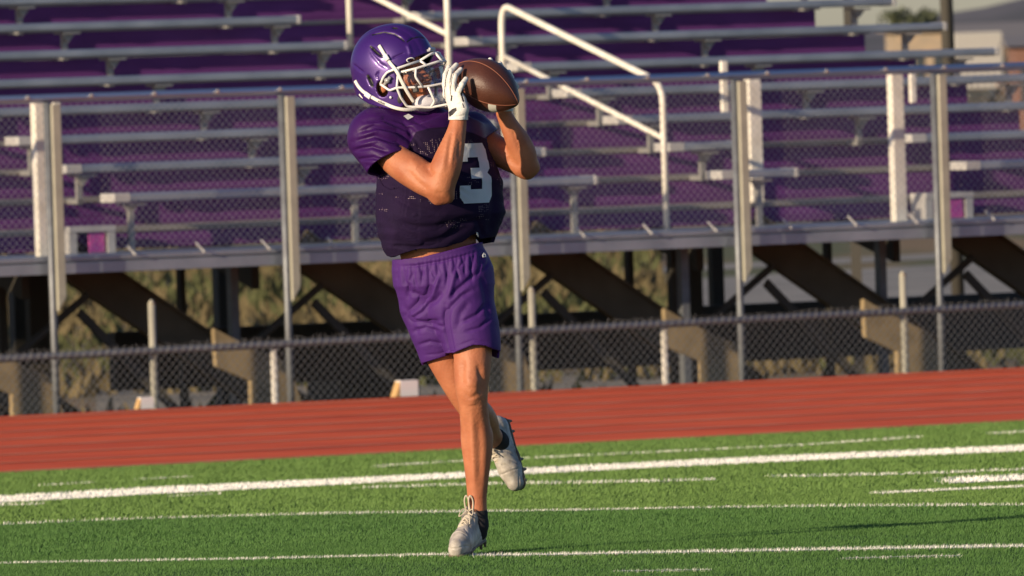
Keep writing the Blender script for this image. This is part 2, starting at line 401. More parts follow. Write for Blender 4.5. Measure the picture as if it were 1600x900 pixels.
# hand rails in the middle aisle
uC = pxu(1035, 1.0, ZD)
def vrow(px): 
    lo, hi = -2., 14.
    for _ in range(40):
        m = (lo + hi) / 2
        if proj(bp(uC, m, 1.4))[0] > px: lo = m
        else: hi = m
    return m
def handrail(pa, pb, posts_px):
    va, vb = vrow(pa), vrow(pb); ztop = lambda v: 1.43 + (v - vrow(1035)) * .235
    m = MB()
    zb_ = lambda v: max(ZD, zf(max(0, int((v - 1.2) / .81) + 1)) if v > 1.2 else ZD)
    path = [bp(uC, va, zb_(va)), bp(uC, va, ztop(va)), bp(uC, vb, ztop(vb) + .03), bp(uC, vb, zb_(vb))]
    sm = [path[0]]
    for a_, b_, c_ in zip(path[:-2], path[1:-1], path[2:]):
        s_ = b_ + (a_ - b_).normalized() * .14; e_ = b_ + (c_ - b_).normalized() * .20
        for q in range(8):
            t = q / 7; sm.append((s_ * (1 - t) + b_ * t) * (1 - t) + (b_ * (1 - t) + e_ * t) * t)
    sm.append(path[-1])
    m.tube(sm, .024, 10)
    m.tube([bp(uC, va, ztop(va) - .40), bp(uC, vb, ztop(vb) - .36)], .020, 10)
    for p in posts_px:
        v = vrow(p); m.tube([bp(uC, v, zb_(v)), bp(uC, v, ztop(v))], .024, 10)
    m.build('hand_rail', m_white, bl, smooth=True)
handrail(1035, 787, []); handrail(703, 397, [550])
# frame under the seating
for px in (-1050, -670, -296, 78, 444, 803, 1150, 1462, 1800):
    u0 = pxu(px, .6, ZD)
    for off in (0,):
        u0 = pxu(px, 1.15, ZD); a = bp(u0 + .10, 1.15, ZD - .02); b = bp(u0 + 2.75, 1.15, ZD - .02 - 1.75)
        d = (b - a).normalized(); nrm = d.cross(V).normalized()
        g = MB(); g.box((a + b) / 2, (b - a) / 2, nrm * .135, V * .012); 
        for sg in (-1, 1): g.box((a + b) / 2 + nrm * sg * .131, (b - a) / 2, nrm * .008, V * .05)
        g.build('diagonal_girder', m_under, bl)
        a = bp(u0 + 1.15, 3.4, ZD - .05); b = bp(u0 + 2.6, 3.4, ZD - 1.0)
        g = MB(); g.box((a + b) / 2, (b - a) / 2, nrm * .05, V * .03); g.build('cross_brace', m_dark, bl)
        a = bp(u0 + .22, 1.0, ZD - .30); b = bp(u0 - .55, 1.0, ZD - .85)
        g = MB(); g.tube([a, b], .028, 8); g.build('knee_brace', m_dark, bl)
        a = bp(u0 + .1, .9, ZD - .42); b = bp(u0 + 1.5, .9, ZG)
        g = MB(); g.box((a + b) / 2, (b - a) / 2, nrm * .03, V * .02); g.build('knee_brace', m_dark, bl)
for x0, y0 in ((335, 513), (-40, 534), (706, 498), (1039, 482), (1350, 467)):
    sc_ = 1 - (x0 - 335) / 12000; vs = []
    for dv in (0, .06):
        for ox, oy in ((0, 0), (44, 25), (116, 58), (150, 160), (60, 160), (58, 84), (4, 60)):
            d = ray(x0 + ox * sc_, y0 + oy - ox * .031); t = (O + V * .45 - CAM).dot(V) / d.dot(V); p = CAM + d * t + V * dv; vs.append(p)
    n7 = 7; g = MB(); g.add(vs, [tuple(range(6, -1, -1)), tuple(range(7, 14))] + [(i, (i + 1) % 7, 7 + (i + 1) % 7, 7 + i) for i in range(7)]); g.build('girder_lit_part', m_girder_lit, bl)  # lower, sunlit stretch of the diagonal girder as a separate paler plate
g = MB()
a = pxu(175, 4.6, -.5); g.box(bp((a + 12) / 2, 4.6, -.53), U * ((12 - a) / 2), V * .06, Z3 * .22); g.build('rear_girder', m_dark, bl)
a0 = pxu(100, 4.6, -.5)
for px, wd, v in ((4, .03, 2), (62, .09, 3.2), (285, .02, 3.), (366, .03, 1.2), (985, .02, 3), (1058, .055, 1.6), (1086, .05, 3.1), (1069, .03, .5), (1295, .02, 3.), (1378, .028, 1.2), (1120, .05, 5)):
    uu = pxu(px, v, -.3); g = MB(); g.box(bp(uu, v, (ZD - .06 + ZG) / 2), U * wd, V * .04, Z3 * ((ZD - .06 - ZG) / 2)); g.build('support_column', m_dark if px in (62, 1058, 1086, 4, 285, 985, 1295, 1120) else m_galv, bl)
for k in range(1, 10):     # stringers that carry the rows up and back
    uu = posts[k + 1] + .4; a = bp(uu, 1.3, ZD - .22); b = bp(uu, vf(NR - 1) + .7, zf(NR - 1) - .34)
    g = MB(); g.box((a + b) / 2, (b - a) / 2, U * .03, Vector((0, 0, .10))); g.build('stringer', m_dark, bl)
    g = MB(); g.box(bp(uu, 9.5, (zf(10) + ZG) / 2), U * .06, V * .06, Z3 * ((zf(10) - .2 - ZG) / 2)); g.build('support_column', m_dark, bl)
for px, v in ():
    uu = pxu(px, v, -1.2); g = MB(); g.box(bp(uu, v, -1.28), U * .22, V * .25, Z3 * .16); g.build('concrete_footing', mat('footing_concrete', (.35, .33, .29), .9, var=(.25, .24, .21)), bl, bevel=.01)
uu = pxu(560, 5.5, -1.1); g = MB(); g.box(bp(uu, 5.5, -1.04), U * .29, V * .3, Z3 * .40); g.build('equipment_box', m_dark, bl, bevel=.01)

# ================================================================== CHAIN-LINK FENCE beside the track
fa, fb = atY(0, 561, 1), atY(1600, 476.5, 1)
vFn = VF + .55 - V0                       # in bleacher coordinates
ZFR = -.245
fence = empty('chain_link_fence', uv(0, VF + .55, ZG - .2), 'low grey chain-link fence along the far edge of the red track', 'fence')
g = MB(); zl = lambda px, py: None
def fz(px, py):                           # height at which the fence plane meets a pixel
    d = ray(px, py); n = V; t = ((O + V * vFn) - CAM).dot(n) / d.dot(n); return CAM + d * t
pL, pR = fz(0, 561), fz(1600, 477)
sl = (pR.z - pL.z) / (pR - pL).dot(U)
def fzt(u): return pL.z + (u - (pL - O).dot(U)) * sl
g.tube([bp(u, vFn, fzt(u)) for u in (-22, 20)], .026, 10); g.build('top_rail', m_galv, fence, smooth=True)
for px, ext, mm in ((427, 0, m_white), (1037, 0, m_white), (-180, 0, m_white), (1650, 0, m_white), (-790, 0, m_white), (-1400, 0, m_white), (2250, 0, m_white)):
    uu = pxu(px, vFn + .04, -.4); g = MB(); g.tube([bp(uu, vFn + .03, ZG - .4), bp(uu, vFn + .03, fzt(uu))], .026, 8); g.build('post', m_galv if mm is None else mm, fence, smooth=True)
for px, ytop in ((-356, 497), (-950, 519), (1990, 405), (237, 475), (830, 455), (1410, 430)):
    uu = pxu(px, vFn + .08, -.4); zt = fz(px, ytop).z
    g = MB(); g.tube([bp(uu, vFn + .05, ZG - .4), bp(uu, vFn + .05, zt)], .027, 8); g.tube([bp(uu, vFn + .05, zt), bp(uu, vFn + .05, zt + .03)], [.03, .008], 8); g.build('tall_post', m_beige, fence, smooth=True)
mb = MB(); W = .95; cell = .058
for i in range(int(22 / cell)):
    for sg in (-1, 1):
        u0 = -11 + i * cell; z1 = fzt(u0)
        pts = [bp(u0, vFn - .028 + sg * .002, z1 + .0), bp(u0 + sg * W * .92, vFn - .028 + sg * .002, z1 - W)]
        pts = [bp(u0 - sg * .015, vFn - .028, z1 + .050 + random.uniform(-.012, .012))] + pts
        mb.tube(pts, .0018, 4, cap=False)
mb.build('chain_link_mesh', m_wired, fence)

# small white blocks at the track's far edge
m_blk = mat('white_plastic', (.8, .8, .8), .5); m_blk2 = mat('tan_plastic', srgb(196, 160, 110), .6)
for i, (px, py, s, lb) in enumerate(((228, 638, .05, 'small white marker block beside the track, at the foot of the left tall fence post'), (636, 618, .07, 'larger white marker block with a tan side beside the track, behind the player'))):
    d = ray(px, py); t = (V * (VF + .12) - CAM).dot(V) / d.dot(V); p = CAM + d * t
    b = MB(); b.box((p.x, p.y, ZT + s * .8), U * s, V * s * .6, Z3 * s * .8)
    b.add([Vector((p.x, p.y, ZT)) - U * s * (1.0) + V * q for q in (-s * .6, s * .6)] + [Vector((p.x, p.y, ZT)) - U * s * 1.6 + V * q for q in (-s * .6, s * .6)] + [Vector((p.x, p.y, ZT + s * 1.5)) - U * s * 1.001 + V * q for q in (-s * .6, s * .6)],
          [(0, 2, 3, 1), (2, 4, 5, 3), (0, 4, 2), (1, 3, 5), (0, 1, 5, 4)], 1)
    o = b.build('marker_block', [m_blk, m_blk2], bevel=.003); tag(o, lb, 'marker', 'marker blocks beside the track')

# rough dry grass beyond and under the bleachers
nb = 60000; by_ = rng.uniform(84, 175, nb); bx_ = rng.uniform(-1, 1, nb) * (.052 * by_ + 2.5) + .3
cl = np.sin(bx_ * 1.9 + 2 * np.sin(by_ * .7)) * np.sin(by_ * .9 + bx_) + rng.normal(0, .5, nb)
kp = (cl > -.2) & ~((bx_ > .012 * by_ + .3) & (by_ > 118)) & ~((by_ > 94) & (by_ < 101)); bx_, by_, cl = bx_[kp], by_[kp], cl[kp]; nb = len(bx_)
bh = rng.uniform(.06, .22, nb) * (1 + .5 * (cl > .8)); th = rng.uniform(0, 6.28, nb); wd = bh * .35
v3 = np.empty((nb, 3, 3)); v3[:, 0] = np.stack([bx_ - np.cos(th) * wd, by_ - np.sin(th) * wd, 0 * bx_ + ZG], 1); v3[:, 1] = np.stack([bx_ + np.cos(th) * wd, by_ + np.sin(th) * wd, 0 * bx_ + ZG], 1)
v3[:, 2] = np.stack([bx_ + rng.normal(0, .4, nb) * bh, by_, ZG + bh], 1)
m_b1 = mat('dry_blades', srgb(104, 92, 64), .9, var=srgb(88, 80, 54), vscale=.6); m_b2 = mat('olive_blades', srgb(76, 80, 46), .9, var=srgb(64, 68, 40), vscale=.6)
fm = (np.sin(bx_ * .8 + by_ * .21) + rng.normal(0, .7, nb) > .1).astype(int)
o = mesh_obj('dry_grass', v3.reshape(-1, 3), np.arange(3 * nb).reshape(-1, 3), [m_b1, m_b2], midx=fm, loc=(0, 120, ZG))
tag(o, 'rough dry and olive grass on the ground beyond the bleachers', 'grass', kind='stuff')

# ================================================================== FAR BACKGROUND
m_hill = mat('hill_brush', srgb(100, 98, 104), .95, var=srgb(70, 72, 76), vscale=.02, detail=8)
vs = []; fs = []; xs = np.linspace(-160, 220, 60)
prof = lambda x: 1.6 + 3.6 * math.exp(-((x - 66) / 16) ** 2) + 2.8 * math.exp(-((x - 100) / 24) ** 2) + .35 * math.sin(x * .5)
for i, x in enumerate(xs):
    for j, t in enumerate((0, .35, .7, 1, .6, 0)):
        vs.append((x, 1200 + j * 40, ZG + (prof(x) - ZG) * t + .1 * math.sin(i * 2 + j * 3) * (t > 0)))
for i in range(59):
    for j in range(5): a = i * 6 + j; fs.append((a, a + 6, a + 7, a + 1))
tag(mesh_obj('hills', vs, fs, m_hill, smooth=True), kind='structure')
m_leaf = mat('leaf', srgb(92, 98, 72), .8, var=srgb(72, 80, 58), vscale=3); m_bark = mat('bark', srgb(90, 74, 58), .9, var=srgb(66, 54, 42), vscale=6)  # leaf greens greyed to stand in for distance haze
def tree(x, y, h, w, lb, grp, n=900):
    t = empty('tree', (x, y, ZG), lb, 'tree', grp)
    g = MB(); g.tube([(x, y, ZG), (x + .03 * h, y, ZG + h * .3), (x, y, ZG + h * .7)], [.035 * h, .025 * h, .01 * h], 7)
    for q in range(5):
        th = q * 1.3; g.tube([(x + .02 * h, y, ZG + h * (.28 + .06 * q)), (x + math.cos(th) * w * .35, y + math.sin(th) * w * .35, ZG + h * (.5 + .06 * q))], [.014 * h, .005 * h], 5)
    g.build('trunk', m_bark, t, smooth=True)
    cl = [(random.gauss(0, .24) * w, random.gauss(0, .24) * w, h * random.uniform(.38, .92), random.uniform(.12, .24) * w) for _ in range(16)]
    vs = []; fs = []
    for i in range(n):
        cx, cy, cz, cr = random.choice(cl); d = Vector((random.gauss(0, 1), random.gauss(0, 1), random.gauss(0, 1))).normalized() * cr * random.uniform(.5, 1.05)
        p = Vector((x + cx, y + cy, ZG + cz)) + d; a = Vector((random.gauss(0, 1), random.gauss(0, 1), random.gauss(0, 1))).normalized(); b = a.orthogonal().normalized(); s = .035 * h
        o = len(vs); vs += [p - a * s, p + b * s * .6, p + a * s, p - b * s * .6]; fs.append((o, o + 1, o + 2, o + 3))
    mesh_obj('crown', vs, fs, m_leaf, t)
for i, (px, Y, h, ww, lb) in enumerate(((1421, 420, 4.3, 2.0, 'small rounded green tree over the top seats, left of the pair by the pole'), (1449, 430, 4.2, 1.7, 'slim green tree over the top seats, right of the pair by the pole'), (1470, 600, 3.5, 2.2, 'low green tree close behind the light pole'),
                                      (960, 190, 2.4, 3.4, 'wide low bush-like tree under the bleachers deck right of the player'), (1040, 200, 2.5, 3.0, 'olive low tree beside the dark column under the bleachers'))):
    p = atY(px, 100, Y); tree(p.x, Y, h, ww, lb, 'trees beyond the bleachers')
# dark light pole behind the right end of the bleachers
p = atY(1486, 60, 100); g = empty('light_pole', (p.x, 100, ZG), 'dark steel pole standing behind the right end of the bleachers', 'pole')
m = MB(); m.tube([(p.x, 100, ZG), (p.x - .1, 100, 9)], [.062, .058], 10); m.build('pole', m_dark, g, smooth=True)
m = MB(); m.tube([(p.x, 100, ZG), (p.x, 100, ZG + .12)], [.13, .10], 10); m.build('base', m_galv, g, smooth=True)
p = atY(1326, 20, 96); g = empty('utility_post', (p.x, 96, ZG), 'short dark square post behind the top rows, left of the small trees', 'post')
m = MB(); m.box((p.x, 96, .6), (.045, 0, 0), (0, .045, 0), (0, 0, 2.05)); m.build('post', m_dark, g); m = MB(); m.box((p.x, 96, 2.68), (.06, 0, 0), (0, .06, 0), (0, 0, .03)); m.build('cap', m_galv, g)
def building(px0, px1, ytop, Y, depth, wall, roofm, lb, rise=.6, nwin=2):
    a = atY(px0, ytop, Y); b = atY(px1, ytop, Y); zt = a.z - rise; x0, x1 = a.x, b.x
    g = empty('building', ((x0 + x1) / 2, Y, ZG), lb, 'building', 'low buildings beyond the bleachers')
    m = MB(); m.box(((x0 + x1) / 2, Y + depth / 2, (zt + ZG) / 2), ((x1 - x0) / 2, 0, 0), (0, depth / 2, 0), (0, 0, (zt - ZG) / 2)); m.build('wall', wall, g)
    e = .25; m = MB(); vs = [(x0 - e, Y - e, zt), (x1 + e, Y - e, zt), (x1 + e, Y + depth + e, zt), (x0 - e, Y + depth + e, zt), (x0 - e, Y + depth / 2, zt + rise), (x1 + e, Y + depth / 2, zt + rise)]
    m.add(vs, [(0, 1, 5, 4), (2, 3, 4, 5), (0, 4, 3), (1, 2, 5), (0, 3, 2, 1)]); m.build('roof', roofm, g)
    for i in range(nwin):
        xx = x0 + (x1 - x0) * (i + .5) / nwin; m = MB(); m.box((xx, Y - .02, zt - 1.1), ((x1 - x0) / nwin * .22, 0, 0), (0, .03, 0), (0, 0, .45)); m.build('window', mat('window_glass', (.05, .06, .07), .2), g)
m_tanw = mat('tan_block_wall', srgb(148, 138, 124), .85, var=srgb(172, 152, 128), vscale=1.5, stretch=(1, 1, 5)); m_brw = mat('brown_wall', srgb(112, 96, 84), .85, var=srgb(96, 84, 74), vscale=1); m_rf = mat('grey_roof', srgb(120, 118, 120), .8); m_rd = mat('brick_wall', srgb(130, 96, 84), .85, var=srgb(116, 86, 76))  # building colours desaturated, distance haze painted into them
building(1392, 1478, 44, 320, 5, m_tanw, m_tanw, 'low tan block building seen between the top seats, left of the dark pole', .12, 3)
building(1460, 1620, 38, 520, 9, m_brw, m_rf, 'wide grey-brown building below the hill at the upper right', 1.0, 4)
building(1585, 1640, 56, 300, 4, m_rd, m_rf, 'small brick-red building at the right edge of the photo', .3, 2)
def truck(px, ybot, ytop, Y, lb):
    c = atY(px, ytop, Y); zt = c.z; x = c.x; g = empty('box_truck', (x, Y, ZG), lb, 'truck'); hw = 1.15 * Y / 520
    m = MB(); m.box((x, Y, (zt + ZG + .9) / 2), (hw, 0, 0), (0, 2.6, 0), (0, 0, (zt - ZG - .9) / 2)); m.build('cargo_box', mat('dull_white_paint', (.38, .37, .35), .6), g, bevel=.04)
    m = MB(); m.box((x, Y + 3.5, ZG + 1.4), (hw * .9, 0, 0), (0, .85, 0), (0, 0, .9)); m.build('cab', m_blk, g, bevel=.15)
    for sx in (-1, 1):
        for dy in (-1.6, 3.4):
            m = MB(); m.tube([(x + sx * hw * .8 - .12, Y + dy, ZG + .45), (x + sx * hw * .8 + .12, Y + dy, ZG + .45)], .45, 14); m.build('wheel', m_dark, g)
        m = MB(); m.box((x + sx * hw * .8, Y - 2.63, ZG + 1.05), (.1, 0, 0), (0, .02, 0), (0, 0, .07)); m.build('tail_light', m_rd, g)
truck(1524, 105, 50, 420, 'white box truck parked beyond the right end of the bleachers')

# ================================================================== PLAYER
YP = 36.92
def W(px, py, d=0.0): return np.array(atY(px, py, YP + d))
class Field:
    def __init__(s, lo, hi, h):
        s.lo = np.array(lo, float); s.h = h; s.n = np.ceil((np.array(hi) - s.lo) / h).astype(int) + 1
        s.f = np.full(s.n, 1.0, dtype=np.float32)
    def box(s, lo, hi):
        a = np.maximum(0, np.floor((np.array(lo) - s.lo) / s.h).astype(int)); b = np.minimum(s.n, np.ceil((np.array(hi) - s.lo) / s.h).astype(int) + 1)
        b = np.maximum(a, b)
        sl = tuple(slice(i, j) for i, j in zip(a, b))
        g = np.meshgrid(*[s.lo[i] + s.h * np.arange(a[i], b[i]) for i in range(3)], indexing='ij')
        return sl, np.stack(g, -1)
    def put(s, sl, d, k, mode='u'):
        f = s.f[sl]
        if mode == 'u':
            if k > 0:
                hh = np.clip(.5 + .5 * (f - d) / k, 0, 1); s.f[sl] = f * (1 - hh) + d * hh - k * hh * (1 - hh)
            else: s.f[sl] = np.minimum(f, d)
        else:
            if k > 0:
                hh = np.clip(.5 - .5 * (f + d) / k, 0, 1); s.f[sl] = f * (1 - hh) - d * hh + k * hh * (1 - hh)
            else: s.f[sl] = np.maximum(f, -d)
    def cone(s, a, b, ra, rb, k=.02, mode='u', squash=None):
        a = np.array(a, float); b = np.array(b, float); m = max(ra, rb) + k + 3 * s.h
        sl, P = s.box(np.minimum(a, b) - m, np.maximum(a, b) + m)
        if P.size == 0: return
        ab = b - a; L = max(ab @ ab, 1e-9); t = np.clip(((P - a) @ ab) / L, 0, 1)
        q = P - (a + t[..., None] * ab)
        if squash is not None:          # (axis, factor): thinner along axis
            ax, fc = squash; ax = np.array(ax) / np.linalg.norm(ax); c = q @ ax; q = q + (c * (1 / fc - 1))[..., None] * ax
        d = np.linalg.norm(q, axis=-1) - (ra + (rb - ra) * t)
        s.put(sl, d, k, mode)
    def chain(s, pts, k=.02):
        P4 = np.array([list(p) + [r] for p, r in pts]); out = []
        for i in range(len(P4) - 1):
            p0, p1, p2, p3 = P4[max(i - 1, 0)], P4[i], P4[i + 1], P4[min(i + 2, len(P4) - 1)]
            for t in (0, .25, .5, .75): out.append(.5 * ((2 * p1) + (p2 - p0) * t + (2 * p0 - 5 * p1 + 4 * p2 - p3) * t * t + (3 * p1 - p0 - 3 * p2 + p3) * t ** 3))
        out = np.array(out + [P4[-1]]); m = out[:, 3].max() + k + 3 * s.h
        sl, P = s.box(out[:, :3].min(0) - m, out[:, :3].max(0) + m); best = np.full(P.shape[:3], 9.)
        for u_, w_ in zip(out[:-1], out[1:]):
            ab = w_[:3] - u_[:3]; L = max(ab @ ab, 1e-9); t = np.clip(((P - u_[:3]) @ ab) / L, 0, 1)
            q = P - u_[:3] - t[..., None] * ab; best = np.minimum(best, np.sqrt((q * q).sum(-1)) - (u_[3] + (w_[3] - u_[3]) * t))
        s.put(sl, best, k)
    def ell(s, c, R3, rad, k=.02, mode='u'):
        """R3 rows are the axes"""
        rad = np.array(rad); c = np.array(c, float); m = rad.max() + k + 3 * s.h
        sl, P = s.box(c - m, c + m)
        if P.size == 0: return
        q = (P - c) @ np.array(R3).T; k0 = np.linalg.norm(q / rad, axis=-1); k1 = np.linalg.norm(q / rad ** 2, axis=-1) + 1e-9
        s.put(sl, k0 * (k0 - 1) / k1, k, mode)
    def fn(s, lo, hi, func, k=0, mode='u'):
        sl, P = s.box(lo, hi); s.put(sl, func(P), k, mode)
    def mesh(s, smooth=2):
        f = s.f; ins = f < 0
        c = np.zeros(tuple(s.n - 1), np.uint8)
        cor = [(i, j, k) for i in (0, 1) for j in (0, 1) for k in (0, 1)]
        for i, j, k in cor: c += ins[i:s.n[0] - 1 + i, j:s.n[1] - 1 + j, k:s.n[2] - 1 + k]
        act = (c > 0) & (c < 8); idx = np.argwhere(act); pos = np.zeros((len(idx), 3)); cnt = np.zeros(len(idx))
        vals = {cc: f[idx[:, 0] + cc[0], idx[:, 1] + cc[1], idx[:, 2] + cc[2]] for cc in cor}
        for a in cor:
            for ax in range(3):
                if a[ax]: continue
                b = list(a); b[ax] = 1; b = tuple(b); fa, fb = vals[a], vals[b]; x = (fa < 0) != (fb < 0)
                t = np.where(x, fa / np.where(x, fa - fb, 1), 0)
                pp = np.array(a, float)[None] + t[:, None] * (np.array(b) - np.array(a))[None]
                pos += np.where(x[:, None], pp, 0); cnt += x
        vv = s.lo + (idx + pos / cnt[:, None]) * s.h
        vid = np.full(tuple(s.n - 1), -1, np.int32); vid[act] = np.arange(len(idx))
        quads = []
        for ax in range(3):
            o1, o2 = [(1, 2), (2, 0), (0, 1)][ax]
            sa = [slice(None)] * 3; sb = [slice(None)] * 3; sa[ax] = slice(0, s.n[ax] - 1); sb[ax] = slice(1, s.n[ax])
            x = np.argwhere(ins[tuple(sa)] != ins[tuple(sb)])
            x = x[(x[:, o1] > 0) & (x[:, o2] > 0) & (x[:, o1] < s.n[o1] - 1) & (x[:, o2] < s.n[o2] - 1)]
            q = []
            for d1, d2 in ((1, 1), (0, 1), (0, 0), (1, 0)):
                y = x.copy(); y[:, o1] -= d1; y[:, o2] -= d2; q.append(vid[y[:, 0], y[:, 1], y[:, 2]])
            q = np.stack(q, 1); fl = ins[x[:, 0], x[:, 1], x[:, 2]]; q[~fl] = q[~fl][:, ::-1]
            quads.append(q)
        q = np.concatenate(quads); q = q[(q >= 0).all(1)]
        vv = relax(vv, q, smooth)
        return vv, q
def relax(v, q, it, lam=.5):
    e = np.concatenate([q[:, [0, 1]], q[:, [1, 2]], q[:, [2, 3]], q[:, [3, 0]]]); e = np.concatenate([e, e[:, ::-1]])
    deg = np.bincount(e[:, 0], minlength=len(v)).astype(float); deg[deg == 0] = 1
    for _ in range(it):
        for l in (lam, -lam * .9):
            s = np.stack([np.bincount(e[:, 0], weights=v[e[:, 1], i], minlength=len(v)) for i in range(3)], 1) / deg[:, None]
            v = v + l * (s - v)
    return v
def normals(v, q):
    n = np.cross(v[q[:, 2]] - v[q[:, 0]], v[q[:, 3]] - v[q[:, 1]]); out = np.zeros_like(v)
    for i in range(4): np.add.at(out, q[:, i], n)
    return out / (np.linalg.norm(out, axis=1, keepdims=True) + 1e-12)
def strokes(v, q, lst, facing=True):
    """press folds into a surface; each stroke is (pixel polyline, depth in m, width in px)"""
    n = normals(v, q); px, py = projn(v); P = np.stack([px, py], 1); d = np.zeros(len(v))
    wgt = np.clip(-(n @ FW) * 2.5, 0, 1) if facing else np.ones(len(v))
    for pl, dep, wd in lst:
        best = np.full(len(v), 1e9); tt = np.zeros(len(v)); pl = np.array(pl, float); m = len(pl) - 1
        for i in range(m):
            a, b = pl[i], pl[i + 1]; ab = b - a; t = np.clip(((P - a) @ ab) / (ab @ ab), 0, 1); dd = np.linalg.norm(P - a - t[:, None] * ab, axis=1)
            u_ = dd < best; tt = np.where(u_, (i + t) / m, tt); best = np.minimum(best, dd)
        taper = np.clip(np.sin(np.pi * np.clip(tt, .04, .96)) * 1.6, 0, 1)
        d += dep * taper * np.exp(-(best / wd) ** 2)
    return v - n * (d * wgt)[:, None]
def bmap(name, v, q): return BVHTree.FromPolygons([tuple(x) for x in v], [tuple(x) for x in q])

# ---- materials
def cloth(name, c1, c2, rough, sheen, weave=900, holes=False, spec=.5):
    m = mat(name, c1, rough, 0, var=c2, vscale=14, sheen=sheen, spec=spec); n = m.node_tree; p = n.nodes['Principled BSDF']
    tc = n.nodes.new('ShaderNodeTexCoord'); vo = n.nodes.new('ShaderNodeTexVoronoi'); vo.inputs['Scale'].default_value = weave; vo.inputs['Randomness'].default_value = .15
    n.links.new(tc.outputs['Object'], vo.inputs['Vector']); b = n.nodes.new('ShaderNodeBump'); b.inputs['Strength'].default_value = .35; b.inputs['Distance'].default_value = .001
    n.links.new(vo.outputs['Distance'], b.inputs['Height']); 
    ns = n.nodes.new('ShaderNodeTexNoise'); ns.inputs['Scale'].default_value = 60; ns.inputs['Detail'].default_value = 4; ns.inputs['Distortion'].default_value = 1.5
    b2 = n.nodes.new('ShaderNodeBump'); b2.inputs['Strength'].default_value = .16; b2.inputs['Distance'].default_value = .006
    n.links.new(tc.outputs['Object'], ns.inputs['Vector']); n.links.new(ns.outputs[0], b2.inputs['Height']); n.links.new(b.outputs[0], b2.inputs['Normal']); n.links.new(b2.outputs[0], p.inputs['Normal'])
    return m
m_skin = mat('skin', srgb(194, 126, 90), .56, var=srgb(158, 90, 62), vscale=13, vamt=.1, sss=.06, bump=.35, bscale=120, spec=.45, detail=6)
m_yoke = cloth('satin_jersey', srgb(70, 26, 104), srgb(60, 22, 92), .36, .0, 900, spec=.6)
m_mesh = cloth('mesh_jersey', srgb(38, 18, 62), srgb(32, 15, 54), .7, .0, 420, spec=.2)
m_short = cloth('shorts_fabric', srgb(76, 37, 114), srgb(70, 33, 106), .62, .0, 1000, spec=.28)
m_jer = cloth('jersey_fabric', srgb(32, 15, 52), srgb(27, 13, 46), .8, .0, 420, spec=.22)
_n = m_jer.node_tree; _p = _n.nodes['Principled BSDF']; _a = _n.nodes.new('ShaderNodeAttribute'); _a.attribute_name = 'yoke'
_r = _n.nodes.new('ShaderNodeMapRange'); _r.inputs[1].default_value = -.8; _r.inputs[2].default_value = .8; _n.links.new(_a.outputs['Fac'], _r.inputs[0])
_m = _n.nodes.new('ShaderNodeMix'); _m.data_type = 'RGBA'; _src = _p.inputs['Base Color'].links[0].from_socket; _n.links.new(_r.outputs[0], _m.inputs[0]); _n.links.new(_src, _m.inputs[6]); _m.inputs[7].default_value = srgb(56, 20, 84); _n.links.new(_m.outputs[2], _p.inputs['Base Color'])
_tc = _n.nodes.new('ShaderNodeTexCoord'); _v = _n.nodes.new('ShaderNodeTexVoronoi'); _v.inputs['Scale'].default_value = 170; _v.inputs['Randomness'].default_value = .2; _n.links.new(_tc.outputs['Object'], _v.inputs['Vector'])
_l = _n.nodes.new('ShaderNodeMath'); _l.operation = 'LESS_THAN'; _l.inputs[1].default_value = .24; _n.links.new(_v.outputs['Distance'], _l.inputs[0])
_mp = _n.nodes.new('ShaderNodeMapping'); _mp.inputs['Scale'].default_value = (5, 5, 16); _n.links.new(_tc.outputs['Object'], _mp.inputs[0]); _no = _n.nodes.new('ShaderNodeTexNoise'); _no.inputs['Scale'].default_value = 1.6; _no.inputs['Detail'].default_value = 4; _n.links.new(_mp.outputs[0], _no.inputs['Vector'])
_g = _n.nodes.new('ShaderNodeMath'); _g.operation = 'GREATER_THAN'; _g.inputs[1].default_value = .60; _n.links.new(_no.outputs[0], _g.inputs[0])
_x = _n.nodes.new('ShaderNodeMath'); _x.operation = 'MULTIPLY'; _n.links.new(_l.outputs[0], _x.inputs[0]); _n.links.new(_g.outputs[0], _x.inputs[1])
_iv = _n.nodes.new('ShaderNodeMath'); _iv.operation = 'SUBTRACT'; _iv.use_clamp = True; _n.links.new(_x.outputs[0], _iv.inputs[0]); _n.links.new(_r.outputs[0], _iv.inputs[1])
_m2 = _n.nodes.new('ShaderNodeMix'); _m2.data_type = 'RGBA'; _n.links.new(_iv.outputs[0], _m2.inputs[0]); _n.links.new(_m.outputs[2], _m2.inputs[6]); _m2.inputs[7].default_value = (.40, .30, .33, 1); _n.links.new(_m2.outputs[2], _p.inputs['Base Color'])
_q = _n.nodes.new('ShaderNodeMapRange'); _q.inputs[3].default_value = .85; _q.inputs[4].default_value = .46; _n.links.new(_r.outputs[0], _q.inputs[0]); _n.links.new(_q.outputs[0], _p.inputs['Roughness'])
m_num = cloth('number_print', (.70, .72, .74, 1), (.62, .64, .67, 1), .6, 0, 380)
m_helm = mat('purple_helmet_paint', srgb(64, 31, 112), .38, .30, coat=.25, var=srgb(64, 30, 116), vscale=5, bump=.05, bscale=300)
m_slot = mat('black_plastic', (.012, .011, .014), .5)
m_bar = mat('white_facemask_coating', (.80, .79, .78), .35, 0, coat=.3)
m_strap = mat('white_strap', (.78, .76, .72), .6, bump=.3, bscale=500)
m_cup = mat('pale_chin_cup', (.66, .64, .72), .5)
m_glove = mat('white_glove', (.78, .77, .72), .55, var=(.70, .68, .66), vscale=30, bump=.6, bscale=90)
m_black = mat('black_rubber', (.018, .016, .02), .6)
m_shoe = mat('worn_cream_shoe', srgb(216, 212, 204), .48, var=srgb(118, 108, 96), vscale=26, vamt=.1, detail=8, bump=.4, bscale=80)
m_sole = mat('shoe_sole', srgb(120, 106, 90), .6, var=srgb(110, 98, 84), vscale=25)
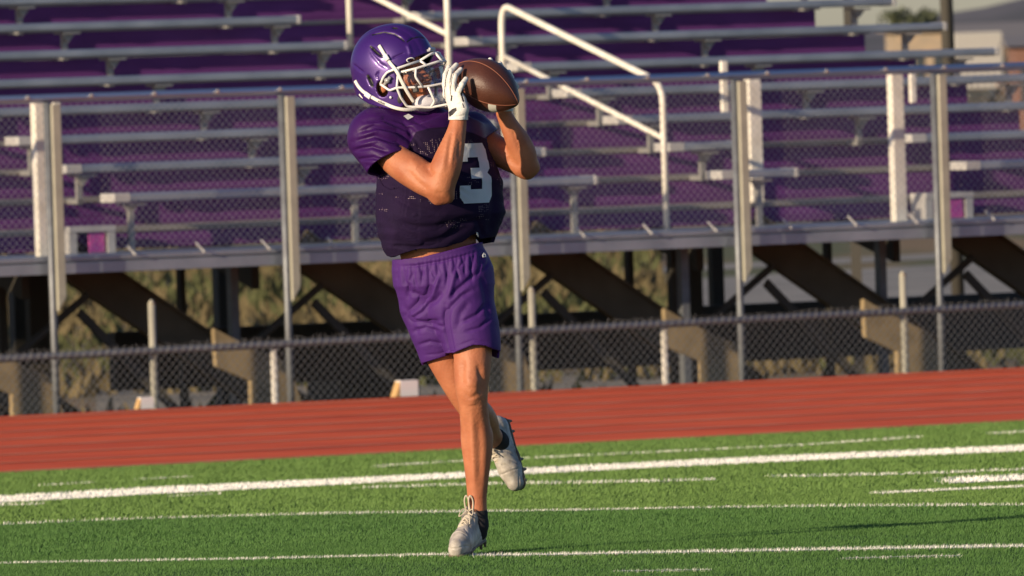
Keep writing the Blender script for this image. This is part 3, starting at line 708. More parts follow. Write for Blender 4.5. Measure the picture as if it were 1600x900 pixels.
m_lace = mat('shoe_lace', srgb(196, 186, 168), .8)
m_sock = mat('black_sock', (.02, .018, .022), .9, bump=.5, bscale=400)
m_lip = mat('lips', srgb(150, 70, 62), .45); m_eye = mat('eye_white', (.7, .68, .65), .3); m_iris = mat('iris', (.05, .03, .02), .2); m_hair = mat('dark_hair', (.03, .02, .015), .6)

foot = W(728, 866, -.10)
person = empty('person', (foot[0], foot[1], 0.0), 'football player in purple helmet, jersey and shorts running on one foot and catching a ball', 'person')

# ---- head frame (x forward, y to his right, z up)
HP, HT = R(28), R(10)
hf = np.array([math.cos(HT) * math.cos(HP), -math.cos(HT) * math.sin(HP), math.sin(HT)]); hr = np.array([-math.sin(HP), -math.cos(HP), 0]); hu = np.cross(hr, hf)
HC = W(612, 105, -.02); HR = np.stack([hf, hr, hu])
def HL(x, y, z): return HC + hf * x + hr * y + hu * z
def hloc(P): return (P - HC) @ HR.T
def hp(px, py, L):
    """head-frame point on the sheet y = L that the photograph shows at (px, py)"""
    P0 = np.array(CAM); d = np.array(ray(px, py)); t = ((HC + hr * L - P0) @ hr) / (d @ hr); q = hloc(P0 + d * t); return (q[0], q[1], q[2])

# ---- body: one continuous skin surface
TW = R(35); sdir = np.array([-math.cos(TW), -math.sin(TW), 0]); ndir = np.array([math.sin(TW), -math.cos(TW), 0])   # to his right; chest facing
B = Field(W(520, 880, -.5) - .02, W(860, 20, .62) + .02, .004) if False else None
lo = np.array([W(540, 500, 0)[0], YP - .46, -.02]); hi = np.array([W(850, 500, 0)[0], YP + .58, W(620, 30, 0)[2]])
B = Field(lo, hi, .0045)
RA = [(W(598, 222, -.115), .056), (W(618, 249, -.165), .054), (W(646, 269, -.21), .056), (W(672, 287, -.25), .049), (W(688, 292, -.27), .044)]
RF = [(W(688, 292, -.27), .044), (W(694, 270, -.27), .052), (W(701, 248, -.265), .049), (W(710, 218, -.255), .037), (W(715, 196, -.245), .030), (W(716, 180, -.24), .028)]
LA = [(W(738, 206, .12), .056), (W(762, 225, .11), .050), (W(785, 240, .09), .049), (W(806, 253, .07), .042), (W(819, 259, .055), .039)]
LF = [(W(819, 259, .055), .039), (W(819, 244, .045), .044), (W(811, 224, .03), .043), (W(799, 202, .015), .034), (W(790, 184, .005), .028), (W(787, 176, 0), .027)]
for ch in (RA, RF, LA, LF): B.chain(ch, .018)
B.cone(W(684, 312, -.262), W(700, 309, -.268), .018, .018, .03)      # point of the elbow
B.cone(W(835, 262, .062), W(826, 270, .062), .016, .016, .03)
B.cone(W(640, 262, -.20), W(662, 270, -.235), .036, .030, .03)       # biceps
# torso
for (px, py, d, a, b) in ((676, 215, 0, .17, .10), (682, 260, 0, .165, .115), (686, 310, 0, .15, .11), (682, 360, 0, .135, .098), (684, 390, 0, .139, .095), (688, 430, 0, .125, .088)):
    B.ell(W(px, py, d), [sdir, ndir, (0, 0, 1)], (a, b, .12), .05)
B.cone(W(668, 200, .0), HL(-.02, 0, -.10), .066, .056, .03)
B.cone(W(620, 214, -.09), W(724, 208, .1), .04, .04, .04)
LB = [(W(718, 440, -.02), .086), (W(729, 490, -.05), .088), (W(738, 545, -.075), .068), (W(738, 575, -.088), .0635), (W(737, 603, -.092), .0575), (W(739, 630, -.085), .0505), (W(742, 658, -.065), .0505), (W(744.5, 690, -.05), .0535), (W(745.5, 722, -.045), .0465), (W(745.5, 750, -.04), .039), (W(745.5, 780, -.035), .033), (W(746, 802, -.03), .033), (W(746, 812, -.03), .028)]
LAg = [(W(664, 440, .03), .080), (W(674, 500, .03), .080), (W(692, 553, .035), .062), (W(721, 610, .05), .053), (W(741, 640, .08), .050), (W(748, 648, .16), .052), (W(756, 660, .26), .050), (W(765, 676, .37), .038), (W(773, 686, .43), .034), (W(780, 694, .48), .034)]
B.chain(LB, .015); B.chain(LAg, .02)
B.cone(W(736, 598, -.125), W(737, 610, -.125), .030, .028, .03)     # kneecap
B.cone(W(752, 680, -.03), W(752, 705, -.03), .038, .032, .02)       # calf bulge
# waist crease, navel
# ears / head
B.ell(HL(.005, 0, .005), HR, (.105, .078, .115), .02)
B.ell(HL(.055, 0, -.075), HR, (.068, .060, .080), .02)
B.cone(HL(.085, 0, -.135), HL(.095, 0, -.135), .030, .026, .02)     # chin
B.cone(HL(.108, 0, -.030), HL(.130, 0, -.066), .009, .0125, .012)   # nose
for sg in (-1, 1):
    B.cone(HL(.120, sg * .010, -.070), HL(.112, sg * .014, -.068), .009, .007, .008)
    B.cone(HL(.100, sg * .045, -.062), HL(.080, sg * .055, -.055), .020, .018, .02)   # cheek
    B.cone(HL(.104, sg * .018, -.012), HL(.094, sg * .045, -.012), .010, .010, .015)  # brow
    B.cone(HL(.118, sg * .032, -.030), HL(.115, sg * .034, -.030), .010, .010, .010, 'c')
    B.ell(HL(-.005, sg * .082, -.055), HR, (.020, .012, .034), .008)
B.cone(HL(.118, .018, -.112), HL(.118, -.018, -.112), .009, .009, .008)
B.cone(HL(.116, .014, -.124), HL(.116, -.014, -.124), .010, .010, .008)
B.cone(HL(.128, .020, -.1175), HL(.128, -.020, -.1175), .0035, .0035, .004, 'c')
vb, qb = B.mesh(3)
vb = strokes(vb, qb, [([(668, 262), (676, 275)], .006, 4), ([(700, 205), (696, 240), (690, 270)], -.003, 5), ([(724, 555), (721, 590), (724, 606)], .006, 6), ([(746, 565), (754, 596), (750, 622)], .007, 5), ([(722, 612), (736, 622), (750, 614)], .004, 4), ([(737, 590), (737, 606)], -.003, 9),
                      ([(737, 640), (739, 700), (742, 775)], -.004, 4), ([(747, 650), (750, 700), (750, 760)], .004, 5), ([(728, 660), (729, 700), (734, 740)], .003, 4), ([(736, 622), (738, 634)], -.004, 6), ([(734, 790), (740, 780)], .003, 4), ([(700, 400), (702, 386)], .004, 4), ([(632, 262), (652, 284), (672, 300)], .005, 5), ([(640, 248), (655, 262)], -.004, 6), ([(704, 262), (708, 232), (713, 200)], -.0035, 2.6), ([(698, 262), (703, 225), (708, 200)], .003, 3), ([(716, 250), (719, 215)], .003, 3), ([(680, 300), (692, 304)], .003, 4), ([(808, 195), (826, 235)], -.003, 4), ([(800, 200), (815, 240)], .003, 4), ([(790, 245), (812, 262)], .004, 5)])
cen = vb[qb].mean(1); hl = (cen - HC) @ HR.T
mi = np.zeros(len(qb), int); lipm = (hl[:, 0] > .11) & (np.abs(hl[:, 1]) < .024) & (hl[:, 2] < -.106) & (hl[:, 2] > -.131); mi[lipm] = 1
mi[(hl[:, 2] > .0) & (hl[:, 0] < .09) & (np.abs(hl[:, 1]) < .1) & (hl[:, 2] < .2) & (np.linalg.norm(hl, axis=1) < .16)] = 2
body = mesh_obj('body', vb, qb, [m_skin, m_lip, m_hair], person, True, midx=mi)
for sg in (-1, 1):
    e = Field(HL(.1, sg * .032, -.03) - .03, HL(.1, sg * .032, -.03) + .03, .0015); e.ell(HL(.098, sg * .032, -.030), HR, (.0125, .0125, .0125), 0); v_, q_ = e.mesh(1)
    l_ = (v_[q_].mean(1) - HL(.098, sg * .032, -.030)) @ HR.T; mi = ((l_[:, 0] > .0105)).astype(int); mesh_obj('eye', v_, q_, [m_eye, m_iris], body, True, midx=mi)

# ---- jersey
prof = [(172, 608, 738), (185, 604, 750), (205, 600, 755), (235, 598, 760), (262, 596, 771), (285, 593, 781), (318, 592, 782), (335, 592, 786), (360, 592, 777), (385, 600, 768), (412, 613, 765)]
zz = np.array([W((a + b) / 2, y)[2] for y, a, b in prof]); cx = np.array([W((a + b) / 2, y)[0] for y, a, b in prof]); hw = np.array([(b - a) / 2 / 455 for y, a, b in prof]) 
o_ = np.argsort(zz); zz, cx, hw = zz[o_], cx[o_], hw[o_]
fac = math.sqrt(math.cos(TW) ** 2 + (.66 * math.sin(TW)) ** 2)
def torso_f(P, grow=0):
    c = np.interp(P[..., 2], zz, cx); a = np.interp(P[..., 2], zz, hw) / fac + grow; b = a * np.interp(P[..., 2], [W(690, 405)[2], W(690, 360)[2], W(690, 320)[2]], [.56, .61, .66]) + grow * .3
    dx = P[..., 0] - c; dy = P[..., 1] - YP; s_ = dx * sdir[0] + dy * sdir[1]; n_ = dx * ndir[0] + dy * ndir[1]
    rho = (np.abs(s_ / a) ** 2.3 + np.abs(n_ / b) ** 2.3) ** (1 / 2.3); top = P[..., 2] - W(670, 176)[2]
    # shoulder slope falls away from the neck
    slope = top + .30 * np.abs(s_)
    return np.maximum((rho - 1) * b * 1.1, slope)
J = Field((W(535, 300)[0], YP - .34, W(600, 415)[2]), (W(800, 300)[0], YP + .34, W(600, 160)[2]), .0035)
Jlo, Jhi = J.lo, J.lo + (J.n - 1) * J.h
J.fn(Jlo, Jhi, torso_f); JT = J.f.copy()
J.cone(W(589, 216, -.10), W(607, 256, -.165), .095, .074, .040)
J.cone(W(640, 196, -.06), W(590, 212, -.10), .060, .080, .04)
J.cone(W(738, 204, .11), W(758, 222, .115), .062, .058, .04)
J.cone(W(668, 192, .0), W(660, 180, .0), .080, .072, .03)
sh = np.abs(J.f) - .0042
sl, P = J.box(Jlo, Jhi)
px, py = projn(P.reshape(-1, 3)); px = px.reshape(P.shape[:3]); py = py.reshape(P.shape[:3]); dd = P[..., 1] - YP
hem = np.interp(px, [590, 612, 622, 634, 648, 680, 700, 722, 738, 744, 750, 770], [400, 403, 401, 395, 391, 388.5, 386, 379, 367, 366, 374, 371]) + np.where(dd > .05, 8, 0)
cut = (py - hem) / 455; hemcut = cut.copy()
# right cuff: plane across the arm
ca = W(606, 252, -.16); adir = W(640, 268, -.22) - W(604, 236, -.14); adir = np.array([.42, -.30, -.85]); adir /= np.linalg.norm(adir)
near = np.linalg.norm(P - ca, axis=-1) < .16
nleft = (px < 640) & (dd < -.02) & (py > 225) & (py < 300)
cuff = (P - W(606, 254, -.16)) @ adir
# the sleeve is the part round the upper arm axis and left of the torso side
armside = np.linalg.norm(np.cross(P - W(600, 225, -.13), (W(640, 268, -.2) - W(600, 225, -.13)) / np.linalg.norm(W(640, 268, -.2) - W(600, 225, -.13))), axis=-1)
tf = torso_f(P)
sleeve_zone = (tf > .004) & (px < 655) & (py > 215)
cut = np.where(sleeve_zone, np.maximum(cut, cuff), cut)
lc = W(764, 214, .11); ld = np.array([.62, -.05, -.78]); ld /= np.linalg.norm(ld)
cut = np.where((tf > .002) & (px > 735) & (py < 250), np.maximum(cut, (P - lc) @ ld), cut)
# arm holes where the arms leave, and neck hole
nk = np.linalg.norm(np.cross(P - W(668, 200, 0), (HC - W(668, 200, 0)) / np.linalg.norm(HC - W(668, 200, 0))), axis=-1) - .072
neck = np.where(py < 190, -nk, -1.0)
armh = .052 - armside; armh = np.where((px > 596) & (py > 232) & (py < 290) & (dd < -.12) & (px < 660) , armh, -1.)
wall = np.maximum(np.maximum(np.abs(JT + .004) - .0042, hemcut), neck)
J.f = np.minimum(np.maximum(np.maximum(sh, cut), neck), wall).astype(np.float32)
vj, qj = J.mesh(3)
vj = strokes(vj, qj, [
    ([(556, 208), (585, 197), (620, 204), (652, 226)], .010, 3.6), ([(550, 222), (585, 212), (620, 221), (642, 236)], .010, 3.4), ([(549, 236), (580, 229), (612, 238)], .009, 3.2), ([(556, 250), (582, 246), (602, 252)], .008, 3),
    ([(568, 190), (600, 186), (638, 203), (660, 232)], .009, 3.6), ([(592, 179), (630, 190), (660, 218)], .007, 3), ([(562, 214), (592, 204), (625, 213)], -.004, 3), ([(556, 229), (590, 220), (618, 230)], -.004, 2.6), ([(640, 186), (672, 200), (700, 204)], .005, 3), ([(652, 232), (660, 262), (676, 282)], .008, 4), ([(645, 214), (652, 240)], -.005, 4),
    ([(600, 300), (640, 322), (690, 334)], .006, 5), ([(604, 345), (650, 356), (700, 352), (745, 336)], .006, 5), ([(700, 366), (722, 350), (760, 342)], .006, 4), ([(608, 384), (650, 388), (690, 378)], .006, 3),
    ([(570, 258), (590, 262)], .004, 3), ([(640, 200), (648, 240), (655, 260)], .006, 5),
    ([(650, 384), (700, 370), (740, 350)], .005, 5),
    ([(775, 300), (770, 340), (762, 368)], .006, 6), ([(745, 340), (752, 360), (756, 372)], .006, 4),
    ([(744, 200), (750, 240), (768, 290), (774, 330)], .003, 6), ([(700, 190), (712, 215), (735, 235)], .004, 5), ([(600, 285), (625, 300), (660, 315)], .006, 6), ([(612, 395), (618, 360), (606, 320)], -.004, 8)])
n_ = normals(vj, qj)
x_, z_ = (vj - W(690, 300)) @ -sdir, vj[:, 2] - W(690, 300)[2]
def rid(s): s = np.abs(((s % 1.0) - .5) * 2); return np.sqrt(s * s + .02)
wv = .30 * np.sin(x_ * 17 + 2 * np.sin(z_ * 9)) + .25 * np.sin(x_ * 31 + z_ * 14 + 1)
low = np.clip(.5 + .9 * np.sin(x_ * 11 + z_ * 6 + 1.3) * np.sin(z_ * 13 - x_ * 5), 0, 1) * np.clip((W(0, 262)[2] - vj[:, 2]) / .06, 0, 1)
vj = vj - n_ * (low * .0042 * rid(z_ / .042 + x_ * 4.5 + wv * 1.5))[:, None]
n_ = normals(vj, qj); n1 = np.sin(vj[:, 0] * 60 + 9 * vj[:, 2]) * np.sin(vj[:, 2] * 43 + 3 * vj[:, 1]); vj = vj - n_ * (n1 * .0006)[:, None]
px, py = projn(vj[qj].mean(1)); cen = vj[qj].mean(1)
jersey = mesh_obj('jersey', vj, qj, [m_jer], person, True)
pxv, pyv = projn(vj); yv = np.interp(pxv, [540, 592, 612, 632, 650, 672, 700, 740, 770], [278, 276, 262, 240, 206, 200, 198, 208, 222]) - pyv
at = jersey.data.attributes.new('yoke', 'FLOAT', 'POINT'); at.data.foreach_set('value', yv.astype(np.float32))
jb = bmap('j', vj, qj)
# number 3 printed on the chest: polygon cells laid on the fabric
poly = [(0, .78), (0, 1), (.12, 1.12), (.88, 1.12), (1, 1), (1, .64), (.90, .56), (1, .48), (1, .12), (.88, 0), (.12, 0), (0, .12), (0, .34), (.32, .34), (.32, .26), (.66, .26), (.66, .46), (.36, .46), (.36, .66), (.66, .66), (.66, .86), (.32, .86), (.32, .78)]
def inside(x, y, pl):
    r = False; j = len(pl) - 1
    for i in range(len(pl)):
        if (pl[i][1] > y) != (pl[j][1] > y) and x < (pl[j][0] - pl[i][0]) * (y - pl[i][1]) / (pl[j][1] - pl[i][1]) + pl[i][0]: r = not r
        j = i
    return r
NW, NH = .145, .205
nc = W(714.5, 271, 0); nn = ndir; nu = np.array([.06, 0, 1.]); nu /= np.linalg.norm(nu); nh_ = -sdir   # reading direction: towards his left
hits = {}; G = 64; GH = int(G * NH / NW); vs = []; fs = []
def nhit(i, j):
    if (i, j) in hits: return hits[(i, j)]
    x = (i / G - .5) * NW; y = (j / GH - .5) * NH
    o = Vector(nc + nh_ * x + nu * y + nn * .35); h = jb.ray_cast(o, Vector(-nn))
    if h[0] is None: hits[(i, j)] = None; return None
    vs.append(h[0] + Vector(nn) * .0035); hits[(i, j)] = len(vs) - 1; return len(vs) - 1
for i in range(G):
    for j in range(GH):
        if inside((i + .5) / G, (j + .5) / GH * 1.12, poly):
            q = [nhit(i, j), nhit(i + 1, j), nhit(i + 1, j + 1), nhit(i, j + 1)]
            if None not in q: fs.append(tuple(q))
mesh_obj('jersey_number', vs, fs, m_num, jersey, True, label='white block numeral 3 on the chest')
def on(bv, px, py, lift=.002):
    d = Vector(ray(px, py)).normalized(); h = bv.ray_cast(CAM, d); return (h[0] + h[1] * lift) if h[0] else None
def sticker(name, bv, quad, m, parent, n=6, lift=.0025):
    vs = []; fs = []; q = [np.array(p, float) for p in quad]
    for i in range(n + 1):
        for j in range(n + 1):
            a, b = i / n, j / n; p = (q[0] * (1 - a) + q[1] * a) * (1 - b) + (q[3] * (1 - a) + q[2] * a) * b; h = on(bv, p[0], p[1], lift)
            if h is None: return
            vs.append(h)
    for i in range(n):
        for j in range(n): a = i * (n + 1) + j; fs.append((a, a + 1, a + n + 2, a + n + 1))
    return mesh_obj(name, vs, fs, m, parent, True)
sticker('collar_tag', jb, [(630, 182), (638, 178.5), (646, 183), (637, 188)], m_num, jersey)
sticker('hem_trim', jb, [(743, 362), (746, 363), (748, 371), (746, 371)], m_num, jersey)

# ---- shorts
S = Field((W(600, 500)[0], YP - .30, W(700, 575)[2]), (W(790, 500)[0], YP + .26, W(700, 370)[2]), .003)
sprof = [(372, 620, 752), (386, 617, 752), (400, 615, 760), (420, 615, 768), (445, 620, 769), (462, 634, 758), (482, 662, 728)]
z2 = np.array([W(0, y)[2] + (W((a + b) / 2, y)[2] - W(0, y)[2]) for y, a, b in sprof]); c2 = np.array([W((a + b) / 2, y)[0] for y, a, b in sprof]); h2 = np.array([(b - a) / 2 / 455 for y, a, b in sprof])
o_ = np.argsort(z2); z2, c2, h2 = z2[o_], c2[o_], h2[o_]
def hip_f(P):
    c = np.interp(P[..., 2], z2, c2); a = np.interp(P[..., 2], z2, h2) * 1.0; b = a * .76
    rho = (np.abs((P[..., 0] - c) / a) ** 2.2 + np.abs((P[..., 1] - YP) / b) ** 2.2) ** (1 / 2.2)
    lowc = W(700, 480)[2] - P[..., 2]
    return np.maximum((rho - 1) * b, lowc)
Slo, Shi = S.lo, S.lo + (S.n - 1) * S.h
S.fn(Slo, Shi, hip_f)
def leg(pts):
    for (a, ra), (b, rb) in zip(pts[:-1], pts[1:]): S.cone(a, b, ra, rb, .04)
leg([(W(668, 440, .02), .098), (W(675, 478, .02), .098), (W(683, 520, .02), .076), (W(690, 556, .03), .060), (W(694, 575, .03), .056)])
SA = S.f.copy()
S.f[:] = 1
S.fn(Slo, Shi, hip_f)
leg([(W(712, 440, -.02), .108), (W(718, 480, -.03), .109), (W(733, 515, -.055), .090), (W(739, 545, -.07), .080), (W(740, 575, -.07), .080)])
SBf = S.f.copy()
f = np.minimum(SA, SBf); S.f = f
sl, P = S.box(Slo, Shi); px, py = projn(P.reshape(-1, 3)); px = px.reshape(P.shape[:3]); py = py.reshape(P.shape[:3]); dd = P[..., 1] - YP
hemA = 566 - (px - 665) * .30 + np.where(dd > .03, 3, 0); hemB = np.interp(px, [700, 710, 722, 740, 758, 772, 785], [552, 551, 546, 539, 540, 546, 550]) + np.where((dd > -.05) & (px > 722), 12, 0)
isA = SA < SBf
cut = np.maximum((py - np.where(isA, hemA, hemB)) / 455, (np.interp(px, [610, 625, 660, 695, 752, 775], [406, 405, 402, 393, 378, 377]) - py) / 455)
inner = np.minimum(SA, SBf)
S.f = np.maximum(np.abs(inner) - .0042, cut).astype(np.float32)
vsn_, qs = S.mesh(3)
gath = []
for i, x0 in enumerate(np.linspace(622, 762, 22)):
    L = 20 + 26 * ((i * 7) % 5) / 4; y0 = 420 - (x0 - 617) * .19
    gath.append(([(x0, y0 - 4), (x0 + (2 if i % 2 else -2), y0 + L * .5), (x0 + (690 - x0) * .05 + (i % 3 - 1) * 5, y0 + L)], .0045, 2.4))
vsn_ = strokes(vsn_, qs, gath + [
    ([(614, 417), (650, 415), (690, 408), (725, 399), (752, 391)], .005, 2.2), ([(620, 404), (690, 397), (750, 380)], -.002, 3),
    ([(632, 492), (650, 478), (668, 462), (676, 442)], .012, 5), ([(632, 494), (648, 503), (668, 505), (690, 500)], .009, 4), ([(664, 478), (680, 470), (692, 455)], .008, 4),
    ([(700, 470), (712, 455), (730, 440), (748, 425)], .009, 4), ([(697, 500), (704, 480), (722, 462), (742, 452)], .008, 4), ([(696, 476), (697, 510), (702, 540), (706, 558)], .018, 4.5),
    ([(668, 500), (680, 508), (694, 512)], .006, 3), ([(640, 455), (655, 462), (664, 478)], .008, 4), ([(686, 430), (680, 450), (672, 470)], -.008, 4), ([(712, 420), (706, 445), (700, 470)], -.008, 4),
    ([(640, 440), (636, 470)], .006, 4), ([(752, 430), (760, 460), (764, 500)], .007, 4), ([(640, 520), (665, 512), (690, 520)], .006, 3.5), ([(650, 540), (672, 534), (695, 538)], .005, 3), ([(718, 505), (745, 492), (765, 470)], .007, 3.5), ([(722, 520), (750, 512), (770, 495)], .005, 3), ([(628, 470), (640, 500), (656, 530)], .005, 4), ([(676, 470), (660, 488), (640, 500)], .006, 3), ([(660, 555), (685, 553), (704, 547)], .002, 2), ([(714, 541), (740, 531), (770, 537)], .002, 2), ([(735, 470), (720, 490), (712, 520)], .005, 5)])
shorts = mesh_obj('shorts', vsn_, qs, m_short, person, True)
sb = bmap('s', vsn_, qs)
m = MB(); 
cc = [(753, 401), (755, 396), (757.5, 399), (758, 402), (753, 402), (756, 399)]
pts = [on(sb, *p, .003) for p in cc]
if all(p is not None for p in pts): m.tube(pts, .0022, 6); m.build('shorts_emblem', m_num, shorts, smooth=True)

# ---- helmet
HB = .22
H = Field(HC - .24, HC + .24, .003)
rx, ry, rz = .157, .116, .142
def hell(P, g=0):
    q = (P - HC) @ HR.T; zc = np.where(q[..., 2] > 0, rz + g, .30 + g); xr = np.where(q[..., 0] > 0, rx + g - .002, rx + g - .012)
    r = (np.abs(q[..., 0] / xr) ** 2.15 + np.abs(q[..., 1] / (ry + g)) ** 2.15 + np.abs(q[..., 2] / zc) ** 2.15) ** (1 / 2.15); return (r - 1) * (.13 + g)
sl, P = H.box(H.lo, H.lo + (H.n - 1) * H.h)
q = (P - HC) @ HR.T; X, L, Zz = q[..., 0], q[..., 1], q[..., 2]
fo = hell(P)
# raised centre ridge and swept side ridge
fo = fo - .006 * np.clip(1 - np.abs(L) / .042, 0, 1) ** .5 * (Zz > -.02) * np.clip((X + .13) / .05, 0, 1)
fi = hell(P, -.012)
f = np.maximum(fo, -fi)
zbm = np.interp(X, [-.16, -.11, -.06, 0, .03, .06, .085], [-.055, -.080, -.115, -.142, -.152, -.150, -.120])
f = np.maximum(f, (zbm - Zz))
# face opening in side view
brow = np.interp(X, [.066, .088, .12, .155], [-.030, -.014, .004, .018])
f = np.maximum(f, np.minimum(X - np.interp(Zz, [-.16, -.12, -.05, -.03], [.078, .070, .066, .068]), brow - Zz))
for sg in (-1, 1):
    e = (((X - .008) / .022) ** 2 + ((Zz + .075) / .028) ** 2) ** .5 - 1; f = np.where(L * sg > 0, np.maximum(f, -e * .022), f)
H.f = f.astype(np.float32)
vh, qh = H.mesh(2)
slots = [([(579.5, 73), (587, 81), (596, 88)], .011, 2.0), ([(575, 119), (579, 128), (582, 134)], .010, 2.6)]
vh = strokes(vh, qh, [([(579, 56), (586, 52.5), (600, 50), (616, 53), (626, 59), (633, 66)], .006, 1.6), ([(635, 66), (645, 59.5), (655, 57.5), (664, 60)], .005, 1.6),
                      ([(552, 100), (560, 108), (568, 113)], .004, 1.6), ([(612, 92), (622, 87), (634, 82)], .003, 1.5), ([(636, 68), (640, 78), (642, 88)], -.004, 3), ([(576, 72), (582, 86), (594, 100), (608, 108)], .0025, 3),
                      ([(592, 112), (588, 118), (590, 124)], .003, 1.5), ([(612, 43), (622, 44)], .004, 1.6)] + slots)
cen = vh[qh].mean(1); px, py = projn(cen); mi = np.zeros(len(qh), int)
fr = normals(vh, qh); facing = -(fr[qh[:, 0]] @ FW) > .1
for pl, _, wd in slots + [([(582, 54.5), (600, 50.5), (616, 53), (626, 59), (632, 65)], 0, 1.1), ([(636, 65.5), (645, 59.5), (655, 57.5), (663, 60)], 0, .9), ([(614, 43.5), (621, 44.5)], 0, 1.3)]:
    pl = np.array(pl, float); best = np.full(len(qh), 1e9)
    for i in range(len(pl) - 1):
        a, b = pl[i], pl[i + 1]; ab = b - a; t = np.clip(((np.stack([px, py], 1) - a) @ ab) / (ab @ ab), 0, 1); best = np.minimum(best, np.linalg.norm(np.stack([px, py], 1) - a - t[:, None] * ab, axis=1))
    mi[(best < wd * .9) & facing] = 1
q = (cen - HC) @ HR.T; inn = hell(cen) < -.008; mi[inn] = 1
helmet = mesh_obj('helmet', vh, qh, [m_helm, m_slot], person, True, midx=mi)
hb = bmap('h', vh, qh)
# black padding inside the jaw opening
for sg in (-1, 1):
    c = Field(HL(.03, sg * .09, -.10) - .09, HL(.03, sg * .09, -.10) + .09, .003); c.ell(HL(.045, sg * .093, -.105), HR, (.032, .010, .042), 0); v_, q_ = c.mesh(1); mesh_obj('jaw_pad', v_, q_, m_slot, helmet, True)
# face mask: wire bars given in the head frame, mirrored to both sides
bars = []
def B_(pts, r=.0044): bars.append((pts, r))
n1 = hp(594.5, 131.5, .122); n2 = hp(598.6, 121, .124); n3 = hp(605, 112.8, .124); n4 = hp(622, 106.3, .118); n5 = hp(622, 113.8, .116)
b7 = hp(666.6, 101.8, .062); bF = (.203, 0, -.020); b65 = hp(650, 107, .092)
t6 = hp(656, 94.8, .070)
c2_ = hp(609, 141.5, .122); c3 = hp(620, 137, .118); c4 = hp(652, 136.3, .088); c5 = (.199, .012, -.096); 
d1 = hp(636, 166.6, .078); d2 = hp(673, 168, .038); d3 = (.208, 0, -.168)
B_([n1, n2, n3, n4, t6]); B_([t6, b7]); B_([n4, n5]); B_([n5, b65, b7, (.195, .03, -.02), bF])
B_([n1, c2_, c3, c4, hp(672, 134.5, .055), c5, (.199, 0, -.096)]); B_([n5, c3, hp(626, 152, .105), d1, d2, (.206, .012, -.169), d3])
B_([b65, hp(649, 120, .092), hp(660.5, 136, .075)]); B_([hp(669, 136, .062), hp(679.5, 158, .036), d2])
B_([t6, (.178, .03, .012), (.183, 0, .014)]); B_([(.183, .012, .013), (.203, .010, -.02)]); 
m = MB()
for pts, r in bars:
    for sg in (1, -1):
        pp = [HL(p[0], p[1] * sg, p[2]) for p in pts]
        pp = [Vector(p) for p in pp]
        out = [pp[0]]
        for i in range(1, len(pp) - 1):     # small round at every bend
            a, b, c = pp[i - 1], pp[i], pp[i + 1]; ra = min(.008, (a - b).length * .4); rc = min(.008, (c - b).length * .4)
            s_, e_ = b + (a - b).normalized() * ra, b + (c - b).normalized() * rc
            for t in (0, .33, .66, 1): out.append((s_ * (1 - t) + b * t) * (1 - t) + (b * (1 - t) + e_ * t) * t)
        out.append(pp[-1]); m.tube(out, r, 8)
mask = m.build('face_mask', m_bar, helmet, smooth=True)
m = MB(); 
for sg in (1, -1):
    a = hp(605, 126, .120); m.tube([HL(a[0], .114 * sg, a[2]), HL(a[0], .126 * sg, a[2])], .009, 12); m.tube([HL(a[0] - .016, .118 * sg, a[2] - .012), HL(a[0] + .014, .120 * sg, a[2] + .010)], .006, 8)
m.build('mask_clip', mat('clip_grey', (.45, .44, .45), .4, .3), helmet, smooth=True)
m = MB(); m.box(HL(.163, 0, .026), hf * .007, hr * .020, hu * .005); m.tube([HL(.165, -.02, .030), HL(.168, .02, .030)], .006, 8); m.build('front_clip', mat('clear_clip', (.28, .28, .32), .25, .2), helmet, bevel=.003)
m = MB(); a = hp(648, 138, .086); m.box(HL(a[0] + .004, a[1] + .002, a[2] - .003), hf * .010, hr * .007, hu * .012); m.build('visor_clip', m_slot, mask, bevel=.003)
# visor
vm = bpy.data.materials.new('smoked_visor'); vm.use_nodes = True; n = vm.node_tree; n.nodes.clear()
o_ = n.nodes.new('ShaderNodeOutputMaterial'); tr = n.nodes.new('ShaderNodeBsdfTransparent'); tr.inputs[0].default_value = (.88, .88, .92, 1); gl = n.nodes.new('ShaderNodeBsdfGlossy'); gl.inputs['Roughness'].default_value = .12
lw = n.nodes.new('ShaderNodeLayerWeight'); lw.inputs[0].default_value = .35; mx = n.nodes.new('ShaderNodeMixShader'); mth = n.nodes.new('ShaderNodeMath'); mth.operation = 'MULTIPLY_ADD'; mth.inputs[1].default_value = .40; mth.inputs[2].default_value = .02
n.links.new(lw.outputs['Fresnel'], mth.inputs[0]); n.links.new(mth.outputs[0], mx.inputs[0]); n.links.new(tr.outputs[0], mx.inputs[1]); n.links.new(gl.outputs[0], mx.inputs[2]); n.links.new(mx.outputs[0], o_.inputs[0])
vs = []; fs = []; N = 25
rim = [(.195, 0), (.190, .03), (.170, .062), (.140, .090), (.100, .112)]
xa = np.array([r_[1] for r_ in rim]); xb = np.array([r_[0] for r_ in rim])
for i in range(N):
    y = -.108 + .216 * i / (N - 1)
    for t in range(5):
        s_ = t / 4; x = float(np.interp(abs(y), xa, xb)) - .009 - .004 * s_; vs.append(HL(x, y, -.022 - .004 * abs(y) / .1 - s_ * .062))
for i in range(N - 1):
    for t in range(4): a = i * 5 + t; fs.append((a, a + 1, a + 6, a + 5))
vz = mesh_obj('visor', vs, fs, vm, helmet, True); sm = vz.modifiers.new('thick', 'SOLIDIFY'); sm.thickness = .0015
